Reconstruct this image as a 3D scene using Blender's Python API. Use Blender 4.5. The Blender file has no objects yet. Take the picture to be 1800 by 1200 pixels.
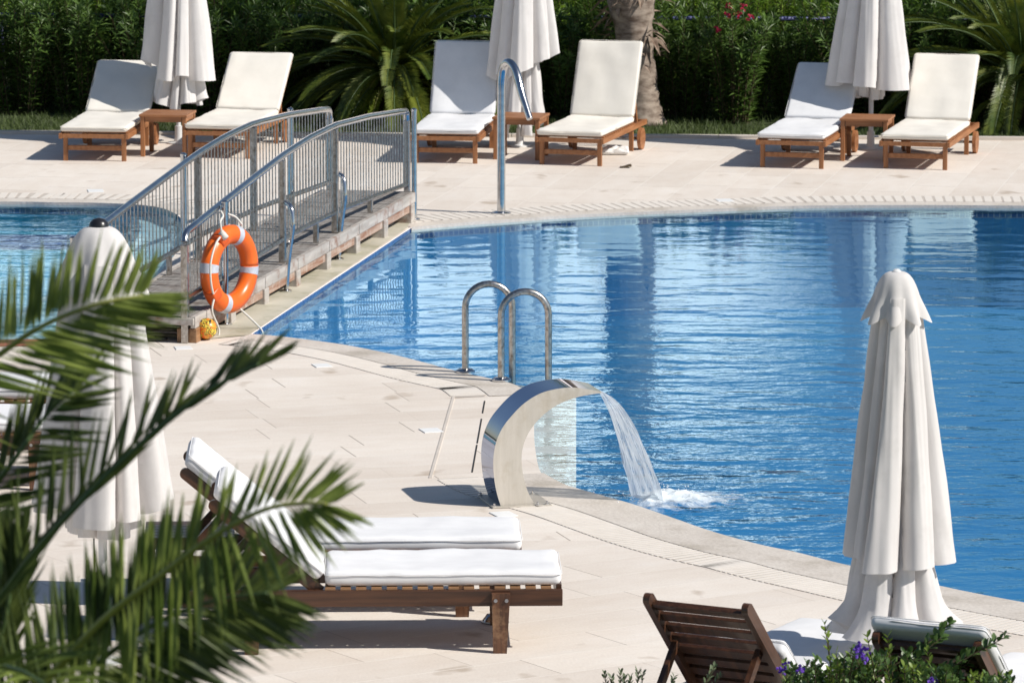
import bpy, bmesh, math, random
from mathutils import Vector, Matrix, noise
from mathutils.geometry import tessellate_polygon

rnd = random.Random(7)
R = math.radians
scene = bpy.context.scene
COL = scene.collection

# ------------------------------------------------------------------ camera model
FPX, HC = 9400.0, 6.0                       # focal length in pixels of an 1800 px wide frame, eye height
PIT = math.atan(1459 / FPX)
def ray(px, py):
    xc, yc = (px - 900) / FPX, (600 - py) / FPX
    return Vector((xc, math.cos(PIT) + yc * math.sin(PIT), -math.sin(PIT) + yc * math.cos(PIT)))
def G(px, py, z=0.0):                       # a point on the plane at height z
    d = ray(px, py); t = (z - HC) / d.z
    return Vector((d.x * t, d.y * t, z))
def P(px, py, Y):                           # a point at distance Y
    d = ray(px, py); t = Y / d.y
    return Vector((d.x * t, Y, HC + d.z * t))

cam = bpy.data.cameras.new("camera"); co = bpy.data.objects.new("camera", cam); COL.objects.link(co)
co.location = (0, 0, HC); co.rotation_euler = (math.pi / 2 - PIT, 0, 0)
cam.sensor_width = 36; cam.lens = FPX / 1800 * 36
cam.clip_start = 0.5; cam.clip_end = 3000
cam.dof.use_dof = True; cam.dof.focus_distance = 33.0; cam.dof.aperture_fstop = 9.5
scene.camera = co

# ------------------------------------------------------------------ light
SUN_EL, SUN_AZ = R(41), R(-21)            # azimuth measured from +X towards +Y
sd = Vector((math.cos(SUN_EL) * math.cos(SUN_AZ), math.cos(SUN_EL) * math.sin(SUN_AZ), math.sin(SUN_EL)))
sl = bpy.data.lights.new("sun", 'SUN'); sl.energy = 5.0; sl.angle = R(0.53); sl.color = (1, 0.95, 0.87)
so = bpy.data.objects.new("sun", sl); COL.objects.link(so)
so.rotation_euler = sd.to_track_quat('Z', 'Y').to_euler(); so.location = (20, 20, 30)
w = bpy.data.worlds.new("World"); scene.world = w; w.use_nodes = True
nt = w.node_tree; nt.nodes.clear()
sky = nt.nodes.new("ShaderNodeTexSky"); sky.sky_type = 'NISHITA'; sky.sun_disc = False
sky.sun_elevation = SUN_EL; sky.sun_rotation = R(90) - SUN_AZ
sky.air_density = 1.0; sky.dust_density = 0.35; sky.ozone_density = 1.0
bg = nt.nodes.new("ShaderNodeBackground"); bg.inputs[1].default_value = 0.08
wo = nt.nodes.new("ShaderNodeOutputWorld")
# low bright band added to the sky, shaped for pale reflections in the pool
_t = nt.nodes.new("ShaderNodeTexCoord"); _s = nt.nodes.new("ShaderNodeSeparateXYZ"); nt.links.new(_t.outputs['Generated'], _s.inputs[0])
_mp = nt.nodes.new("ShaderNodeMapping"); _mp.inputs[3].default_value = (14, 14, 46); nt.links.new(_t.outputs['Generated'], _mp.inputs[0])
_n = nt.nodes.new("ShaderNodeTexNoise"); _n.inputs['Scale'].default_value = 1.0; _n.inputs['Detail'].default_value = 6; nt.links.new(_mp.outputs[0], _n.inputs['Vector'])
def _wm(op, a, b):
    nd = nt.nodes.new("ShaderNodeMath"); nd.operation = op
    for i_, v_ in ((0, a), (1, b)):
        if hasattr(v_, 'is_output'): nt.links.new(v_, nd.inputs[i_])
        else: nd.inputs[i_].default_value = v_
    return nd.outputs[0]
def _wr(v_, a, b):
    nd = nt.nodes.new("ShaderNodeMapRange"); nd.interpolation_type = 'SMOOTHSTEP'; nt.links.new(v_, nd.inputs[0])
    nd.inputs[1].default_value = a; nd.inputs[2].default_value = b; return nd.outputs[0]
_el = _wm('ADD', _s.outputs[2], _wm('MULTIPLY', _wm('SUBTRACT', _n.outputs[0], .5), .05))
_up = _wr(_el, .168, .146)
_az = _wr(_wm('ADD', _s.outputs[0], _wm('MULTIPLY', _wm('SUBTRACT', _n.outputs[0], .5), .02)), .066, .036)
_fr = _wr(_s.outputs[1], .2, .6)
_m = _wm('MULTIPLY', _wm('MULTIPLY', _up, _wr(_s.outputs[0], -.16, -.08)), _wm('MULTIPLY', _az, _fr))
_mx = nt.nodes.new("ShaderNodeMix"); _mx.data_type = 'RGBA'; nt.links.new(_m, _mx.inputs[0]); nt.links.new(sky.outputs[0], _mx.inputs[6])
_mx.inputs[7].default_value = (23.0, 20.0, 18.5, 1)
nt.links.new(_mx.outputs[2], bg.inputs[0]); nt.links.new(bg.outputs[0], wo.inputs[0])
scene.view_settings.view_transform = 'Standard'; scene.view_settings.look = 'None'
scene.view_settings.exposure = 0; scene.view_settings.gamma = 1
scene.cycles.max_bounces = 8; scene.cycles.transparent_max_bounces = 16
scene.cycles.caustics_reflective = False; scene.cycles.caustics_refractive = False
scene.cycles.sample_clamp_indirect = 6

# ------------------------------------------------------------------ material helpers
class NG:
    def __init__(s, name):
        s.m = bpy.data.materials.new(name); s.m.use_nodes = True
        s.t = s.m.node_tree; s.t.nodes.clear()
        s.out = s.t.nodes.new("ShaderNodeOutputMaterial")
    def n(s, typ, ins=None, **kw):
        nd = s.t.nodes.new("ShaderNode" + typ)
        for k, v in kw.items(): setattr(nd, k, v)
        for k, v in (ins or {}).items():
            if hasattr(v, 'links') and hasattr(v, 'is_output'): s.t.links.new(v, nd.inputs[k])
            else: nd.inputs[k].default_value = v
        return nd
    def math(s, op, a, b=0.0, c=0.0, clamp=False):
        return s.n("Math", {0: a, 1: b, 2: c}, operation=op, use_clamp=clamp).outputs[0]
    def mix(s, f, a, b, blend='MIX'):
        nd = s.t.nodes.new("ShaderNodeMix"); nd.data_type = 'RGBA'; nd.blend_type = blend
        for i, v in ((0, f), (6, a), (7, b)):
            if hasattr(v, 'is_output'): s.t.links.new(v, nd.inputs[i])
            else: nd.inputs[i].default_value = v
        return nd.outputs[2]
    def ramp(s, f, stops):
        nd = s.n("ValToRGB", {0: f}); e = nd.color_ramp.elements
        while len(e) < len(stops): e.new(0.5)
        for el, (p, c) in zip(e, stops): el.position = p; el.color = c
        return nd.outputs[0]
    def link(s, sock): s.t.links.new(sock, s.out.inputs[0]); return s.m
def c4(c): return (c[0], c[1], c[2], 1)

def surf(name, c1, c2, scale=(4, 4, 4), rough=0.6, metal=0.0, bump=0.0, bscale=None, detail=5, lo=.35, hi=.65,
         translucent=0.0, spec=0.5, dirt=None, coat=0.0):
    g = NG(name)
    tc = g.n("TexCoord").outputs['Object']
    mp = g.n("Mapping", {0: tc, 3: scale}).outputs[0]
    nz = g.n("TexNoise", {'Vector': mp, 'Scale': 1.0, 'Detail': detail, 'Roughness': .6}).outputs[0]
    col = g.ramp(nz, [(lo, c4(c1)), (hi, c4(c2))])
    if dirt:
        dn = g.n("TexNoise", {'Vector': tc, 'Scale': dirt[1], 'Detail': 6.0, 'Roughness': .7}).outputs[0]
        col = g.mix(g.ramp(dn, [(.5, (0, 0, 0, 1)), (.72, (1, 1, 1, 1))]), col, c4(dirt[0]))
    ins = {'Base Color': col, 'Roughness': rough, 'Metallic': metal, 'Specular IOR Level': spec, 'Coat Weight': coat}
    if bump:
        m2 = g.n("Mapping", {0: tc, 3: bscale or scale}).outputs[0]
        n2 = g.n("TexNoise", {'Vector': m2, 'Scale': 1.0, 'Detail': detail, 'Roughness': .6}).outputs[0]
        ins['Normal'] = g.n("Bump", {'Height': n2, 'Distance': 1.0, 'Strength': bump}).outputs[0]
    b = g.n("BsdfPrincipled", ins).outputs[0]
    if translucent:
        t = g.n("BsdfTranslucent", {'Color': col}).outputs[0]
        b = g.n("MixShader", {0: translucent, 1: b, 2: t}).outputs[0]
    return g.link(b)

M = {}
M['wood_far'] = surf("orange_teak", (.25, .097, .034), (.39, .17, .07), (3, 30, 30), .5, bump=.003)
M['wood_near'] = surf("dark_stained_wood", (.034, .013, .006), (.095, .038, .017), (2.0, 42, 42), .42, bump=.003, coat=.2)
M['wood_near_up'] = surf("dark_stained_wood_upright", (.055, .021, .010), (.14, .058, .026), (42, 42, 2.0), .42, bump=.003, coat=.2, dirt=((.30, .17, .09), 9))
M['wood_far_up'] = surf("orange_teak_upright", (.25, .097, .034), (.39, .17, .07), (30, 30, 3), .5, bump=.003)
M['wood_honey'] = surf("honey_wood", (.22, .11, .05), (.36, .20, .10), (3, 30, 30), .5, bump=.003)
M['grey_plank'] = surf("weathered_plank", (.20, .18, .165), (.36, .335, .31), (3, 60, 60), .85, bump=.006, dirt=((.14, .10, .08), 5))
M['peeling'] = surf("peeling_paint_wood", (.36, .33, .30), (.52, .48, .44), (2, 18, 18), .85, bump=.006, dirt=((.22, .10, .06), 7))
M['rust_beam'] = surf("rusty_brown_beam", (.26, .12, .07), (.46, .34, .27), (2, 12, 30), .8, bump=.006, dirt=((.55, .48, .42), 9))
M['cush_white'] = surf("white_cushion_cloth", (.74, .74, .75), (.80, .80, .81), (5, 7, 5), .9, bump=.010, bscale=(3.5, 11, 6), spec=.2)
M['cush_cream'] = surf("cream_cushion_cloth", (.77, .73, .66), (.82, .78, .71), (4, 5, 4), .9, bump=.006, bscale=(4, 9, 6), spec=.2)
M['canvas'] = surf("off_white_canvas", (.77, .74, .725), (.82, .795, .78), (5, 5, 2.5), .9, bump=.006, bscale=(12, 12, 4), translucent=.26, spec=.2, dirt=((.70, .675, .655), 2.6))
M['canvas_far'] = surf("bright_canvas", (.78, .76, .75), (.83, .81, .80), (5, 5, 2.5), .9, bump=.006, bscale=(12, 12, 4), translucent=.24, spec=.2, dirt=((.72, .70, .685), 2.6))
M['white_metal'] = surf("white_painted_metal", (.7, .7, .7), (.76, .76, .76), (8, 8, 8), .35)
M['black'] = surf("black_plastic", (.012, .012, .014), (.02, .02, .024), (8, 8, 8), .3)
M['steel'] = surf("polished_steel", (.52, .52, .53), (.66, .66, .67), (9, 9, 30), .16, 1.0, bump=.0008)
M['steel_old'] = surf("spotted_steel", (.36, .33, .30), (.60, .58, .56), (40, 40, 22), .28, 1.0, bump=.001, dirt=((.20, .14, .10), 30))
M['steel_mirror'] = surf("sky_tinted_mirror_steel", (.21, .26, .42), (.26, .31, .46), (2, 2, 2), .045, 1.0, bump=.0012, bscale=(2, 2, 1.5))  # blue of a deep sky reflection is put into the steel's base colour
M['steel_brushed'] = surf("brushed_steel", (.70, .655, .585), (.80, .75, .68), (22, 5, 3), .36, .75, bump=.001, bscale=(40, 4, 4), dirt=((.60, .53, .42), 4))
M['steel_plate'] = surf('dull_steel_plate', (.46, .42, .36), (.58, .53, .46), (12, 12, 12), .5, .35)
M['orange'] = surf("orange_plastic", (.80, .135, .012), (.86, .165, .018), (6, 6, 6), .32, bump=.002)
M['orange_dark'] = surf("orange_plastic_recess", (.62, .09, .008), (.70, .11, .012), (6, 6, 6), .4)
M['band'] = surf("grey_reflective_band", (.46, .48, .54), (.58, .60, .66), (30, 30, 30), .35, bump=.002)
M['rope'] = surf("white_rope", (.62, .60, .55), (.74, .72, .66), (60, 60, 60), .9, bump=.004)
M['kerb'] = surf("pale_kerb_stone", (.56, .50, .44), (.64, .58, .52), (3, 3, 3), .85, bump=.003)
M['plastic_white'] = surf("white_cover_plastic", (.82, .82, .81), (.86, .86, .85), (12, 12, 12), .5)
M['slot'] = surf("dark_slot", (.02, .02, .02), (.05, .045, .04), (12, 12, 12), .9)
M['fence'] = surf("dull_blue_rail", (.05, .06, .17), (.07, .08, .22), (4, 4, 4), .5)
M['bark'] = surf("fibrous_palm_bark", (.14, .10, .075), (.40, .33, .27), (7, 7, 16), .95, bump=.05, bscale=(8, 8, 22))
M['bark_dark'] = surf("dark_bark", (.05, .035, .02), (.10, .07, .04), (9, 9, 9), .95, bump=.03)
M['fibre'] = surf("dry_palm_fibre", (.15, .10, .07), (.34, .26, .20), (12, 12, 12), .95)
M['terracotta'] = surf("terracotta_edging", (.35, .10, .07), (.45, .15, .11), (6, 6, 6), .8, bump=.003)
M['soil'] = surf("dark_soil", (.03, .02, .012), (.06, .04, .025), (6, 6, 6), .95, bump=.02)
def leafmat(name, a, b, tr=.3, rough=.45, sc=(3, 3, 3)): return surf(name, a, b, sc, rough, translucent=tr, spec=.4, detail=3)
M['leaf_a'] = leafmat("oleander_leaf", (.032, .070, .013), (.145, .245, .045), .3, sc=(5, 5, 5))
M['leaf_b'] = leafmat("lime_leaf", (.075, .16, .012), (.26, .40, .035), .4, sc=(4, 4, 4))
M['leaf_c'] = leafmat("cycad_leaf", (.045, .085, .012), (.17, .20, .028), .22, .4)
M['leaf_y'] = leafmat("young_cycad_leaf", (.16, .22, .02), (.34, .40, .05), .3, .4)
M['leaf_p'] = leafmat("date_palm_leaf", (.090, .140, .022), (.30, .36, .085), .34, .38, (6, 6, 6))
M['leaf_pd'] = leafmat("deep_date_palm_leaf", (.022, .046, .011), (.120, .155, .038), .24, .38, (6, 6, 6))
M['rachis'] = surf("yellow_green_stalk", (.22, .24, .05), (.36, .36, .09), (10, 10, 10), .5)
M['rachis_g'] = surf("green_stalk", (.05, .09, .03), (.09, .14, .05), (10, 10, 10), .5)
M['leaf_s'] = leafmat("glossy_shrub_leaf", (.040, .085, .024), (.120, .200, .055), .25, .32, (14, 14, 14))
M['leaf_sg'] = leafmat("sage_shrub_leaf", (.10, .14, .07), (.20, .25, .14), .25, .5, (14, 14, 14))
M['leaf_sy'] = leafmat("new_shrub_leaf", (.14, .22, .03), (.24, .33, .06), .35, .4, (14, 14, 14))
M['violet'] = surf("violet_petal", (.10, .03, .40), (.20, .08, .60), (20, 20, 20), .6, translucent=.3)
M['pink'] = surf("crimson_petal", (.42, .010, .05), (.60, .03, .10), (20, 20, 20), .6, translucent=.3)
M['grass'] = leafmat("grass_blade", (.055, .085, .022), (.12, .165, .05), .3, .6, (1.5, 1.5, 1.5))
M['lawn'] = surf("lawn_soil", (.035, .050, .018), (.065, .085, .03), (1.2, 1.2, 1.2), .95, bump=.02, bscale=(20, 20, 20))
M['towel'] = surf("white_towel", (.72, .71, .70), (.78, .77, .76), (30, 30, 30), .95, bump=.01)

# paving: three laying directions of long stone tiles
def paving():
    g = NG("stone_paving")
    pos = g.n("NewGeometry").outputs['Position']
    sp = g.n("SeparateXYZ", {0: pos}); x, y = sp.outputs[0], sp.outputs[1]
    z1 = g.math('GREATER_THAN', y, 31.0); z2 = g.math('GREATER_THAN', y, 41.0)
    ang = g.math('ADD', R(33), g.math('ADD', g.math('MULTIPLY', z1, R(16 - 33)), g.math('MULTIPLY', z2, R(78.5 - 16))))
    cs, sn = g.math('COSINE', ang), g.math('SINE', ang)
    u = g.math('ADD', g.math('MULTIPLY', x, cs), g.math('MULTIPLY', y, sn))
    v = g.math('SUBTRACT', g.math('MULTIPLY', y, cs), g.math('MULTIPLY', x, sn))
    H_, W_ = 0.40, 0.98
    vr = g.math('DIVIDE', v, H_); row = g.math('FLOOR', vr); fv = g.math('FRACT', vr)
    rr = g.n("TexWhiteNoise", {'W': row}, noise_dimensions='1D').outputs[0]
    ur = g.math('ADD', g.math('DIVIDE', u, W_), rr); colm = g.math('FLOOR', ur); fu = g.math('FRACT', ur)
    cell = g.n("CombineXYZ", {0: row, 1: colm, 2: g.math('MULTIPLY', ang, 7.0)}).outputs[0]
    tr = g.n("TexWhiteNoise", {'Vector': cell}, noise_dimensions='3D').outputs[0]
    ev = g.math('MULTIPLY', g.math('ABSOLUTE', g.math('SUBTRACT', fv, .5)), 2.0)
    eu = g.math('MULTIPLY', g.math('ABSOLUTE', g.math('SUBTRACT', fu, .5)), 2.0)
    lv = g.math('GREATER_THAN', ev, 1 - 2 * .0060 / H_)
    lu = g.math('GREATER_THAN', eu, 1 - 2 * .0042 / W_)
    big = g.n("TexNoise", {'Vector': pos, 'Scale': .55, 'Detail': 5.0, 'Roughness': .6}).outputs[0]
    st = g.n("Mapping", {0: g.n("CombineXYZ", {0: u, 1: v, 2: 0.0}).outputs[0], 3: (2.6, 5.5, 1)}).outputs[0]
    vein = g.n("TexNoise", {'Vector': st, 'Scale': 1.0, 'Detail': 6.0, 'Roughness': .65}).outputs[0]
    fine = g.n("TexNoise", {'Vector': pos, 'Scale': 60.0, 'Detail': 3.0}).outputs[0]
    c = g.ramp(vein, [(.3, (.745, .672, .600, 1)), (.55, (.785, .722, .655, 1)), (.75, (.805, .752, .700, 1))])
    tint = g.ramp(tr, [(0, (.94, .925, .91, 1)), (.5, (.985, .98, .975, 1)), (1, (1.03, 1.03, 1.025, 1))])
    c = g.mix(1.0, c, tint, 'MULTIPLY')
    c = g.mix(1.0, c, g.ramp(big, [(.3, (.92, .90, .88, 1)), (.7, (1.03, 1.03, 1.03, 1))]), 'MULTIPLY')
    c = g.mix(1.0, c, g.ramp(fine, [(.3, (.95, .95, .95, 1)), (.7, (1.03, 1.03, 1.03, 1))]), 'MULTIPLY')
    # damp and rust stains, drier dust
    sm = g.n("Mapping", {0: pos, 3: (1.3, 1.0, 1)}).outputs[0]
    stn = g.n("TexNoise", {'Vector': sm, 'Scale': 1.7, 'Detail': 3.0, 'Roughness': .55}).outputs[0]
    c = g.mix(g.ramp(stn, [(.64, (0, 0, 0, 1)), (.72, (.55, .55, .55, 1))]), c, (.36, .27, .19, 1))
    c = g.mix(g.math('MULTIPLY', lv, g.math('ADD', .45, g.math('MULTIPLY', vein, .5))), c, (.83, .77, .70, 1))
    dk = g.math('MULTIPLY', lu, g.ramp(tr, [(.15, (0, 0, 0, 1)), (.7, (1, 1, 1, 1))]))
    c = g.mix(g.math('MULTIPLY', dk, .75), c, (.24, .19, .15, 1))
    far = g.math('MULTIPLY', z2, 0.0)
    h = g.math('ADD', g.math('MULTIPLY', fine, .0012), g.math('MULTIPLY', g.math('MAXIMUM', lu, lv), -.002))
    h = g.math('ADD', h, g.math('MULTIPLY', vein, .002))
    bp = g.n("Bump", {'Height': h, 'Distance': 1.0, 'Strength': 1.0}).outputs[0]
    return g.link(g.n("BsdfPrincipled", {'Base Color': c, 'Roughness': .8, 'Normal': bp, 'Specular IOR Level': .25}).outputs[0])
M['paving'] = paving()

def coping_mat():
    g = NG("coping_stone")
    pos = g.n("NewGeometry").outputs['Position']
    a = g.n("TexNoise", {'Vector': pos, 'Scale': 2.2, 'Detail': 7.0, 'Roughness': .7}).outputs[0]
    b = g.n("TexNoise", {'Vector': pos, 'Scale': 45.0, 'Detail': 4.0}).outputs[0]
    c = g.ramp(a, [(.30, (.50, .44, .36, 1)), (.48, (.655, .595, .53, 1)), (.66, (.71, .66, .60, 1))])
    c = g.mix(1.0, c, g.ramp(b, [(.3, (.88, .87, .86, 1)), (.7, (1.05, 1.05, 1.05, 1))]), 'MULTIPLY')
    bp = g.n("Bump", {'Height': b, 'Distance': .003, 'Strength': 1.0}).outputs[0]
    ro = g.ramp(a, [(.3, (.35, .35, .35, 1)), (.6, (.75, .75, .75, 1))])
    return g.link(g.n("BsdfPrincipled", {'Base Color': c, 'Roughness': ro, 'Normal': bp, 'Specular IOR Level': .3}).outputs[0])
M['coping'] = coping_mat()
M['ledge'] = surf("damp_ledge_concrete", (.50, .47, .37), (.62, .58, .48), (2, 2, 2), .6, bump=.004, bscale=(20, 20, 20), dirt=((.30, .29, .17), 2.2))
M['grate'] = surf("overflow_grate_plastic", (.74, .68, .61), (.79, .73, .66), (9, 9, 9), .7)
M['channel'] = surf("overflow_channel", (.52, .46, .40), (.58, .52, .46), (9, 9, 9), .8)

def pool_floor(name, deep, shallow_tile):
    g = NG(name)
    pos = g.n("NewGeometry").outputs['Position']
    br = g.n("TexBrick", {'Vector': pos, 'Scale': 6.0, 'Mortar Size': .02, 'Color1': c4(deep), 'Color2': c4([k * .93 for k in deep]),
                          'Mortar': c4([k * 1.12 for k in deep]), 'Brick Width': .5, 'Row Height': .5}).outputs[0]
    big = g.n("TexNoise", {'Vector': pos, 'Scale': .35, 'Detail': 3.0}).outputs[0]
    c = g.mix(g.ramp(big, [(.35, (0, 0, 0, 1)), (.7, (1, 1, 1, 1))]), br, c4(shallow_tile))
    return g.link(g.n("BsdfPrincipled", {'Base Color': c, 'Roughness': .8}).outputs[0])
M['floor_main'] = pool_floor("blue_pool_floor", (.0001, .165, .410), (.0001, .185, .440))
M['floor_left'] = pool_floor("turquoise_pool_floor", (.001, .27, .48), (.002, .31, .52))
M['lane'] = surf("navy_lane_tile", (.001, .015, .20), (.002, .02, .24), (20, 20, 20), .6)
M['step_white'] = surf("white_step_tile", (.68, .65, .58), (.76, .73, .66), (4, 4, 4), .7)
M['step_pale'] = surf("pale_blue_step_tile", (.30, .56, .66), (.50, .70, .76), (3, 3, 3), .7)
def mosaic(name, a, b, cgrout):
    g = NG(name)
    tc = g.n("TexCoord").outputs['UV']
    br = g.n("TexBrick", {'Vector': tc, 'Scale': 1.0, 'Mortar Size': .006, 'Color1': c4(a), 'Color2': c4(b), 'Mortar': c4(cgrout),
                          'Brick Width': .05, 'Row Height': .05}, offset=0.0).outputs[0]
    return g.link(g.n("BsdfPrincipled", {'Base Color': br, 'Roughness': .25}).outputs[0])
M['mosaic'] = mosaic("waterline_mosaic", (.015, .06, .22), (.035, .11, .30), (.20, .26, .36))

def water_mat(name, tint, near):
    g = NG(name)
    pos = g.n("NewGeometry").outputs['Position']
    sp = g.n("SeparateXYZ", {0: pos}); x, y = sp.outputs[0], sp.outputs[1]
    wv = Vector(G(1160, 884))
    dx, dy = g.math('SUBTRACT', x, wv.x), g.math('SUBTRACT', y, wv.y)
    r = g.math('SQRT', g.math('ADD', g.math('MULTIPLY', dx, dx), g.math('MULTIPLY', dy, dy)))
    wob = g.n("TexNoise", {'Vector': pos, 'Scale': .7, 'Detail': 2.0}).outputs[0]
    wob2 = g.n("TexNoise", {'Vector': pos, 'Scale': 2.3, 'Detail': 2.0}).outputs[0]
    n1 = g.n("TexNoise", {'Vector': g.n("Mapping", {0: pos, 3: (.55, 1.7, 1)}).outputs[0], 'Scale': 1.7, 'Detail': 2.0, 'Roughness': .5}).outputs[0]
    n2 = g.n("TexNoise", {'Vector': g.n("Mapping", {0: pos, 2: (0, 0, .4), 3: (.9, 1.3, 1)}).outputs[0], 'Scale': 5.2, 'Detail': 3.0, 'Roughness': .55}).outputs[0]
    n3 = g.n("TexNoise", {'Vector': pos, 'Scale': 17.0, 'Detail': 2.0}).outputs[0]
    if near:
        ph = g.math('ADD', g.math('MULTIPLY', r, 13.0), g.math('ADD', g.math('MULTIPLY', wob, 14.0), g.math('MULTIPLY', wob2, 5.0)))
        ring = g.math('MULTIPLY', g.math('SINE', ph), g.math('MULTIPLY', .0022, g.math('POWER', 2.718, g.math('MULTIPLY', r, -.115))))
        # rough close to the fall and on the near side, calm in the far corner
        k = g.math('ADD', .10, g.math('MULTIPLY', 1.15, g.n("MapRange", {0: y, 1: 41.5, 2: 34.5, 3: 0.0, 4: 1.0}).outputs[0]))
        k = g.math('ADD', k, g.n("MapRange", {0: x, 1: -1.0, 2: 4.0, 3: 0.0, 4: .35}).outputs[0])
        k = g.math('ADD', k, g.math('MULTIPLY', 2.2, g.math('POWER', 2.718, g.math('MULTIPLY', r, -.9))))
        h = g.math('ADD', g.math('MULTIPLY', n1, .0125), g.math('MULTIPLY', n2, .0056))
        h = g.math('ADD', h, g.math('MULTIPLY', n3, .0013))
        h = g.math('ADD', g.math('MULTIPLY', h, k), ring)
    else:
        h = g.math('ADD', g.math('MULTIPLY', n1, .008), g.math('MULTIPLY', n2, .004))
        h = g.math('ADD', h, g.math('MULTIPLY', n3, .0008))
    bp = g.n("Bump", {'Height': h, 'Distance': 1.0, 'Strength': 1.0}).outputs[0]
    # Schlick reflectance, the same from above and below so that sunlight reaches the pool floor
    inc = g.n("NewGeometry").outputs['Incoming']
    dt = g.n("VectorMath", {0: bp, 1: inc}, operation='DOT_PRODUCT').outputs['Value']
    fr = g.math('ADD', .02, g.math('MULTIPLY', .98, g.math('POWER', g.math('SUBTRACT', 1.0, g.math('ABSOLUTE', dt), clamp=True), 5.0)))
    gl = g.n("BsdfGlossy", {'Color': (.58, .87, 1.0, 1), 'Roughness': .02, 'Normal': bp}).outputs[0]
    tp = g.n("BsdfTransparent", {'Color': c4(tint)}).outputs[0]
    return g.link(g.n("MixShader", {0: fr, 1: tp, 2: gl}).outputs[0])
M['water'] = water_mat("pool_water_surface", (.95, .985, 1.0), True)
M['water_l'] = water_mat("small_pool_water_surface", (.95, .985, 1.0), False)

# ------------------------------------------------------------------ mesh helpers
class MB:
    def __init__(s): s.v = []; s.f = []; s.uv = None
    def add(s, vs, fs):
        o = len(s.v); s.v += [Vector(p) for p in vs]; s.f += [tuple(i + o for i in f) for f in fs]; return s
    def box(s, lo, hi, mat=None, bev=0.0):
        (a, b, c), (d, e, f) = lo, hi
        if bev <= 0:
            vs = [(a, b, c), (d, b, c), (d, e, c), (a, e, c), (a, b, f), (d, b, f), (d, e, f), (a, e, f)]
            fs = [(0, 3, 2, 1), (4, 5, 6, 7), (0, 1, 5, 4), (1, 2, 6, 5), (2, 3, 7, 6), (3, 0, 4, 7)]
        else:
            bm = bmesh.new(); bmesh.ops.create_cube(bm, size=1)
            for v in bm.verts: v.co = Vector(((a + d) / 2 + v.co.x * (d - a), (b + e) / 2 + v.co.y * (e - b), (c + f) / 2 + v.co.z * (f - c)))
            bmesh.ops.bevel(bm, geom=list(bm.edges), offset=bev, segments=2, affect='EDGES', profile=.5)
            bm.verts.index_update()
            vs = [v.co.copy() for v in bm.verts]; fs = [tuple(v.index for v in fc.verts) for fc in bm.faces]; bm.free()
        if mat: vs = [mat @ Vector(v) for v in vs]
        return s.add(vs, fs)
    def tube(s, pts, r, n=10, cap=True, flat=None):
        pts = [Vector(p) for p in pts]; rs = r if isinstance(r, (list, tuple)) else [r] * len(pts)
        rings = []; up = Vector((0, 0, 1)); prev = None
        for i, p in enumerate(pts):
            t = (pts[min(i + 1, len(pts) - 1)] - pts[max(i - 1, 0)]).normalized()
            if prev is None:
                a = up if abs(t.z) < .9 else Vector((1, 0, 0)); nx = t.cross(a).normalized()
            else: nx = (prev - t * prev.dot(t)).normalized()
            prev = nx; ny = t.cross(nx)
            fl = flat[i] if flat else 1.0
            rings.append([p + (nx * math.cos(k * 2 * math.pi / n) + ny * math.sin(k * 2 * math.pi / n) * fl) * rs[i] for k in range(n)])
        vs = [q for rg in rings for q in rg]; fs = []
        for i in range(len(pts) - 1):
            for k in range(n):
                k2 = (k + 1) % n
                fs.append((i * n + k, i * n + k2, (i + 1) * n + k2, (i + 1) * n + k))
        if cap: fs += [tuple(range(n - 1, -1, -1)), tuple((len(pts) - 1) * n + k for k in range(n))]
        return s.add(vs, fs)
    def lathe(s, prof, n=24, center=(0, 0, 0)):
        cx, cy, cz = center
        return s.tube_rings([[Vector((cx + r * math.cos(k * 2 * math.pi / n), cy + r * math.sin(k * 2 * math.pi / n), cz + z)) for k in range(n)] for r, z in prof])
    def tube_rings(s, rings, cap=True, closed=False):
        n = len(rings[0]); vs = [q for rg in rings for q in rg]; fs = []
        m = len(rings)
        for i in range(m if closed else m - 1):
            j = (i + 1) % m
            for k in range(n):
                k2 = (k + 1) % n
                fs.append((i * n + k, i * n + k2, j * n + k2, j * n + k))
        if cap and not closed: fs += [tuple(range(n - 1, -1, -1)), tuple((m - 1) * n + k for k in range(n))]
        return s.add(vs, fs)
    def leaf(s, p, d, side, L, Wd, droop=0.15, fold=.25, tipw=.0):
        # a pointed blade: p root, d direction, side across; folded along the midrib, two segments of droop
        d = d.normalized(); sd_ = (side - d * side.dot(d)).normalized(); nn = sd_.cross(d)
        if nn.z < 0: nn = -nn
        a = p + d * L * .45; b = p + d * L * .95 - Vector((0, 0, droop * L))
        a = a - Vector((0, 0, droop * L * .18))
        f_ = nn * (Wd * fold)
        vs = [p, a + sd_ * Wd * .5 + f_, a, a - sd_ * Wd * .5 + f_, b]
        return s.add(vs, [(0, 1, 2), (0, 2, 3), (1, 4, 2), (2, 4, 3)])
    def build(s, name, mat, parent=None, smooth=False, auto=None):
        me = bpy.data.meshes.new(name); me.from_pydata([tuple(v) for v in s.v], [], s.f); me.materials.append(mat)
        me.validate()
        if smooth:
            for p in me.polygons: p.use_smooth = True
            if auto: 
                bm = bmesh.new(); bm.from_mesh(me)
                for e in bm.edges:
                    if len(e.link_faces) == 2 and e.calc_face_angle(0) > R(auto): e.smooth = False
                bm.to_mesh(me); bm.free()
        o = bpy.data.objects.new(name, me); COL.objects.link(o)
        if parent: o.parent = parent
        return o

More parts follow.
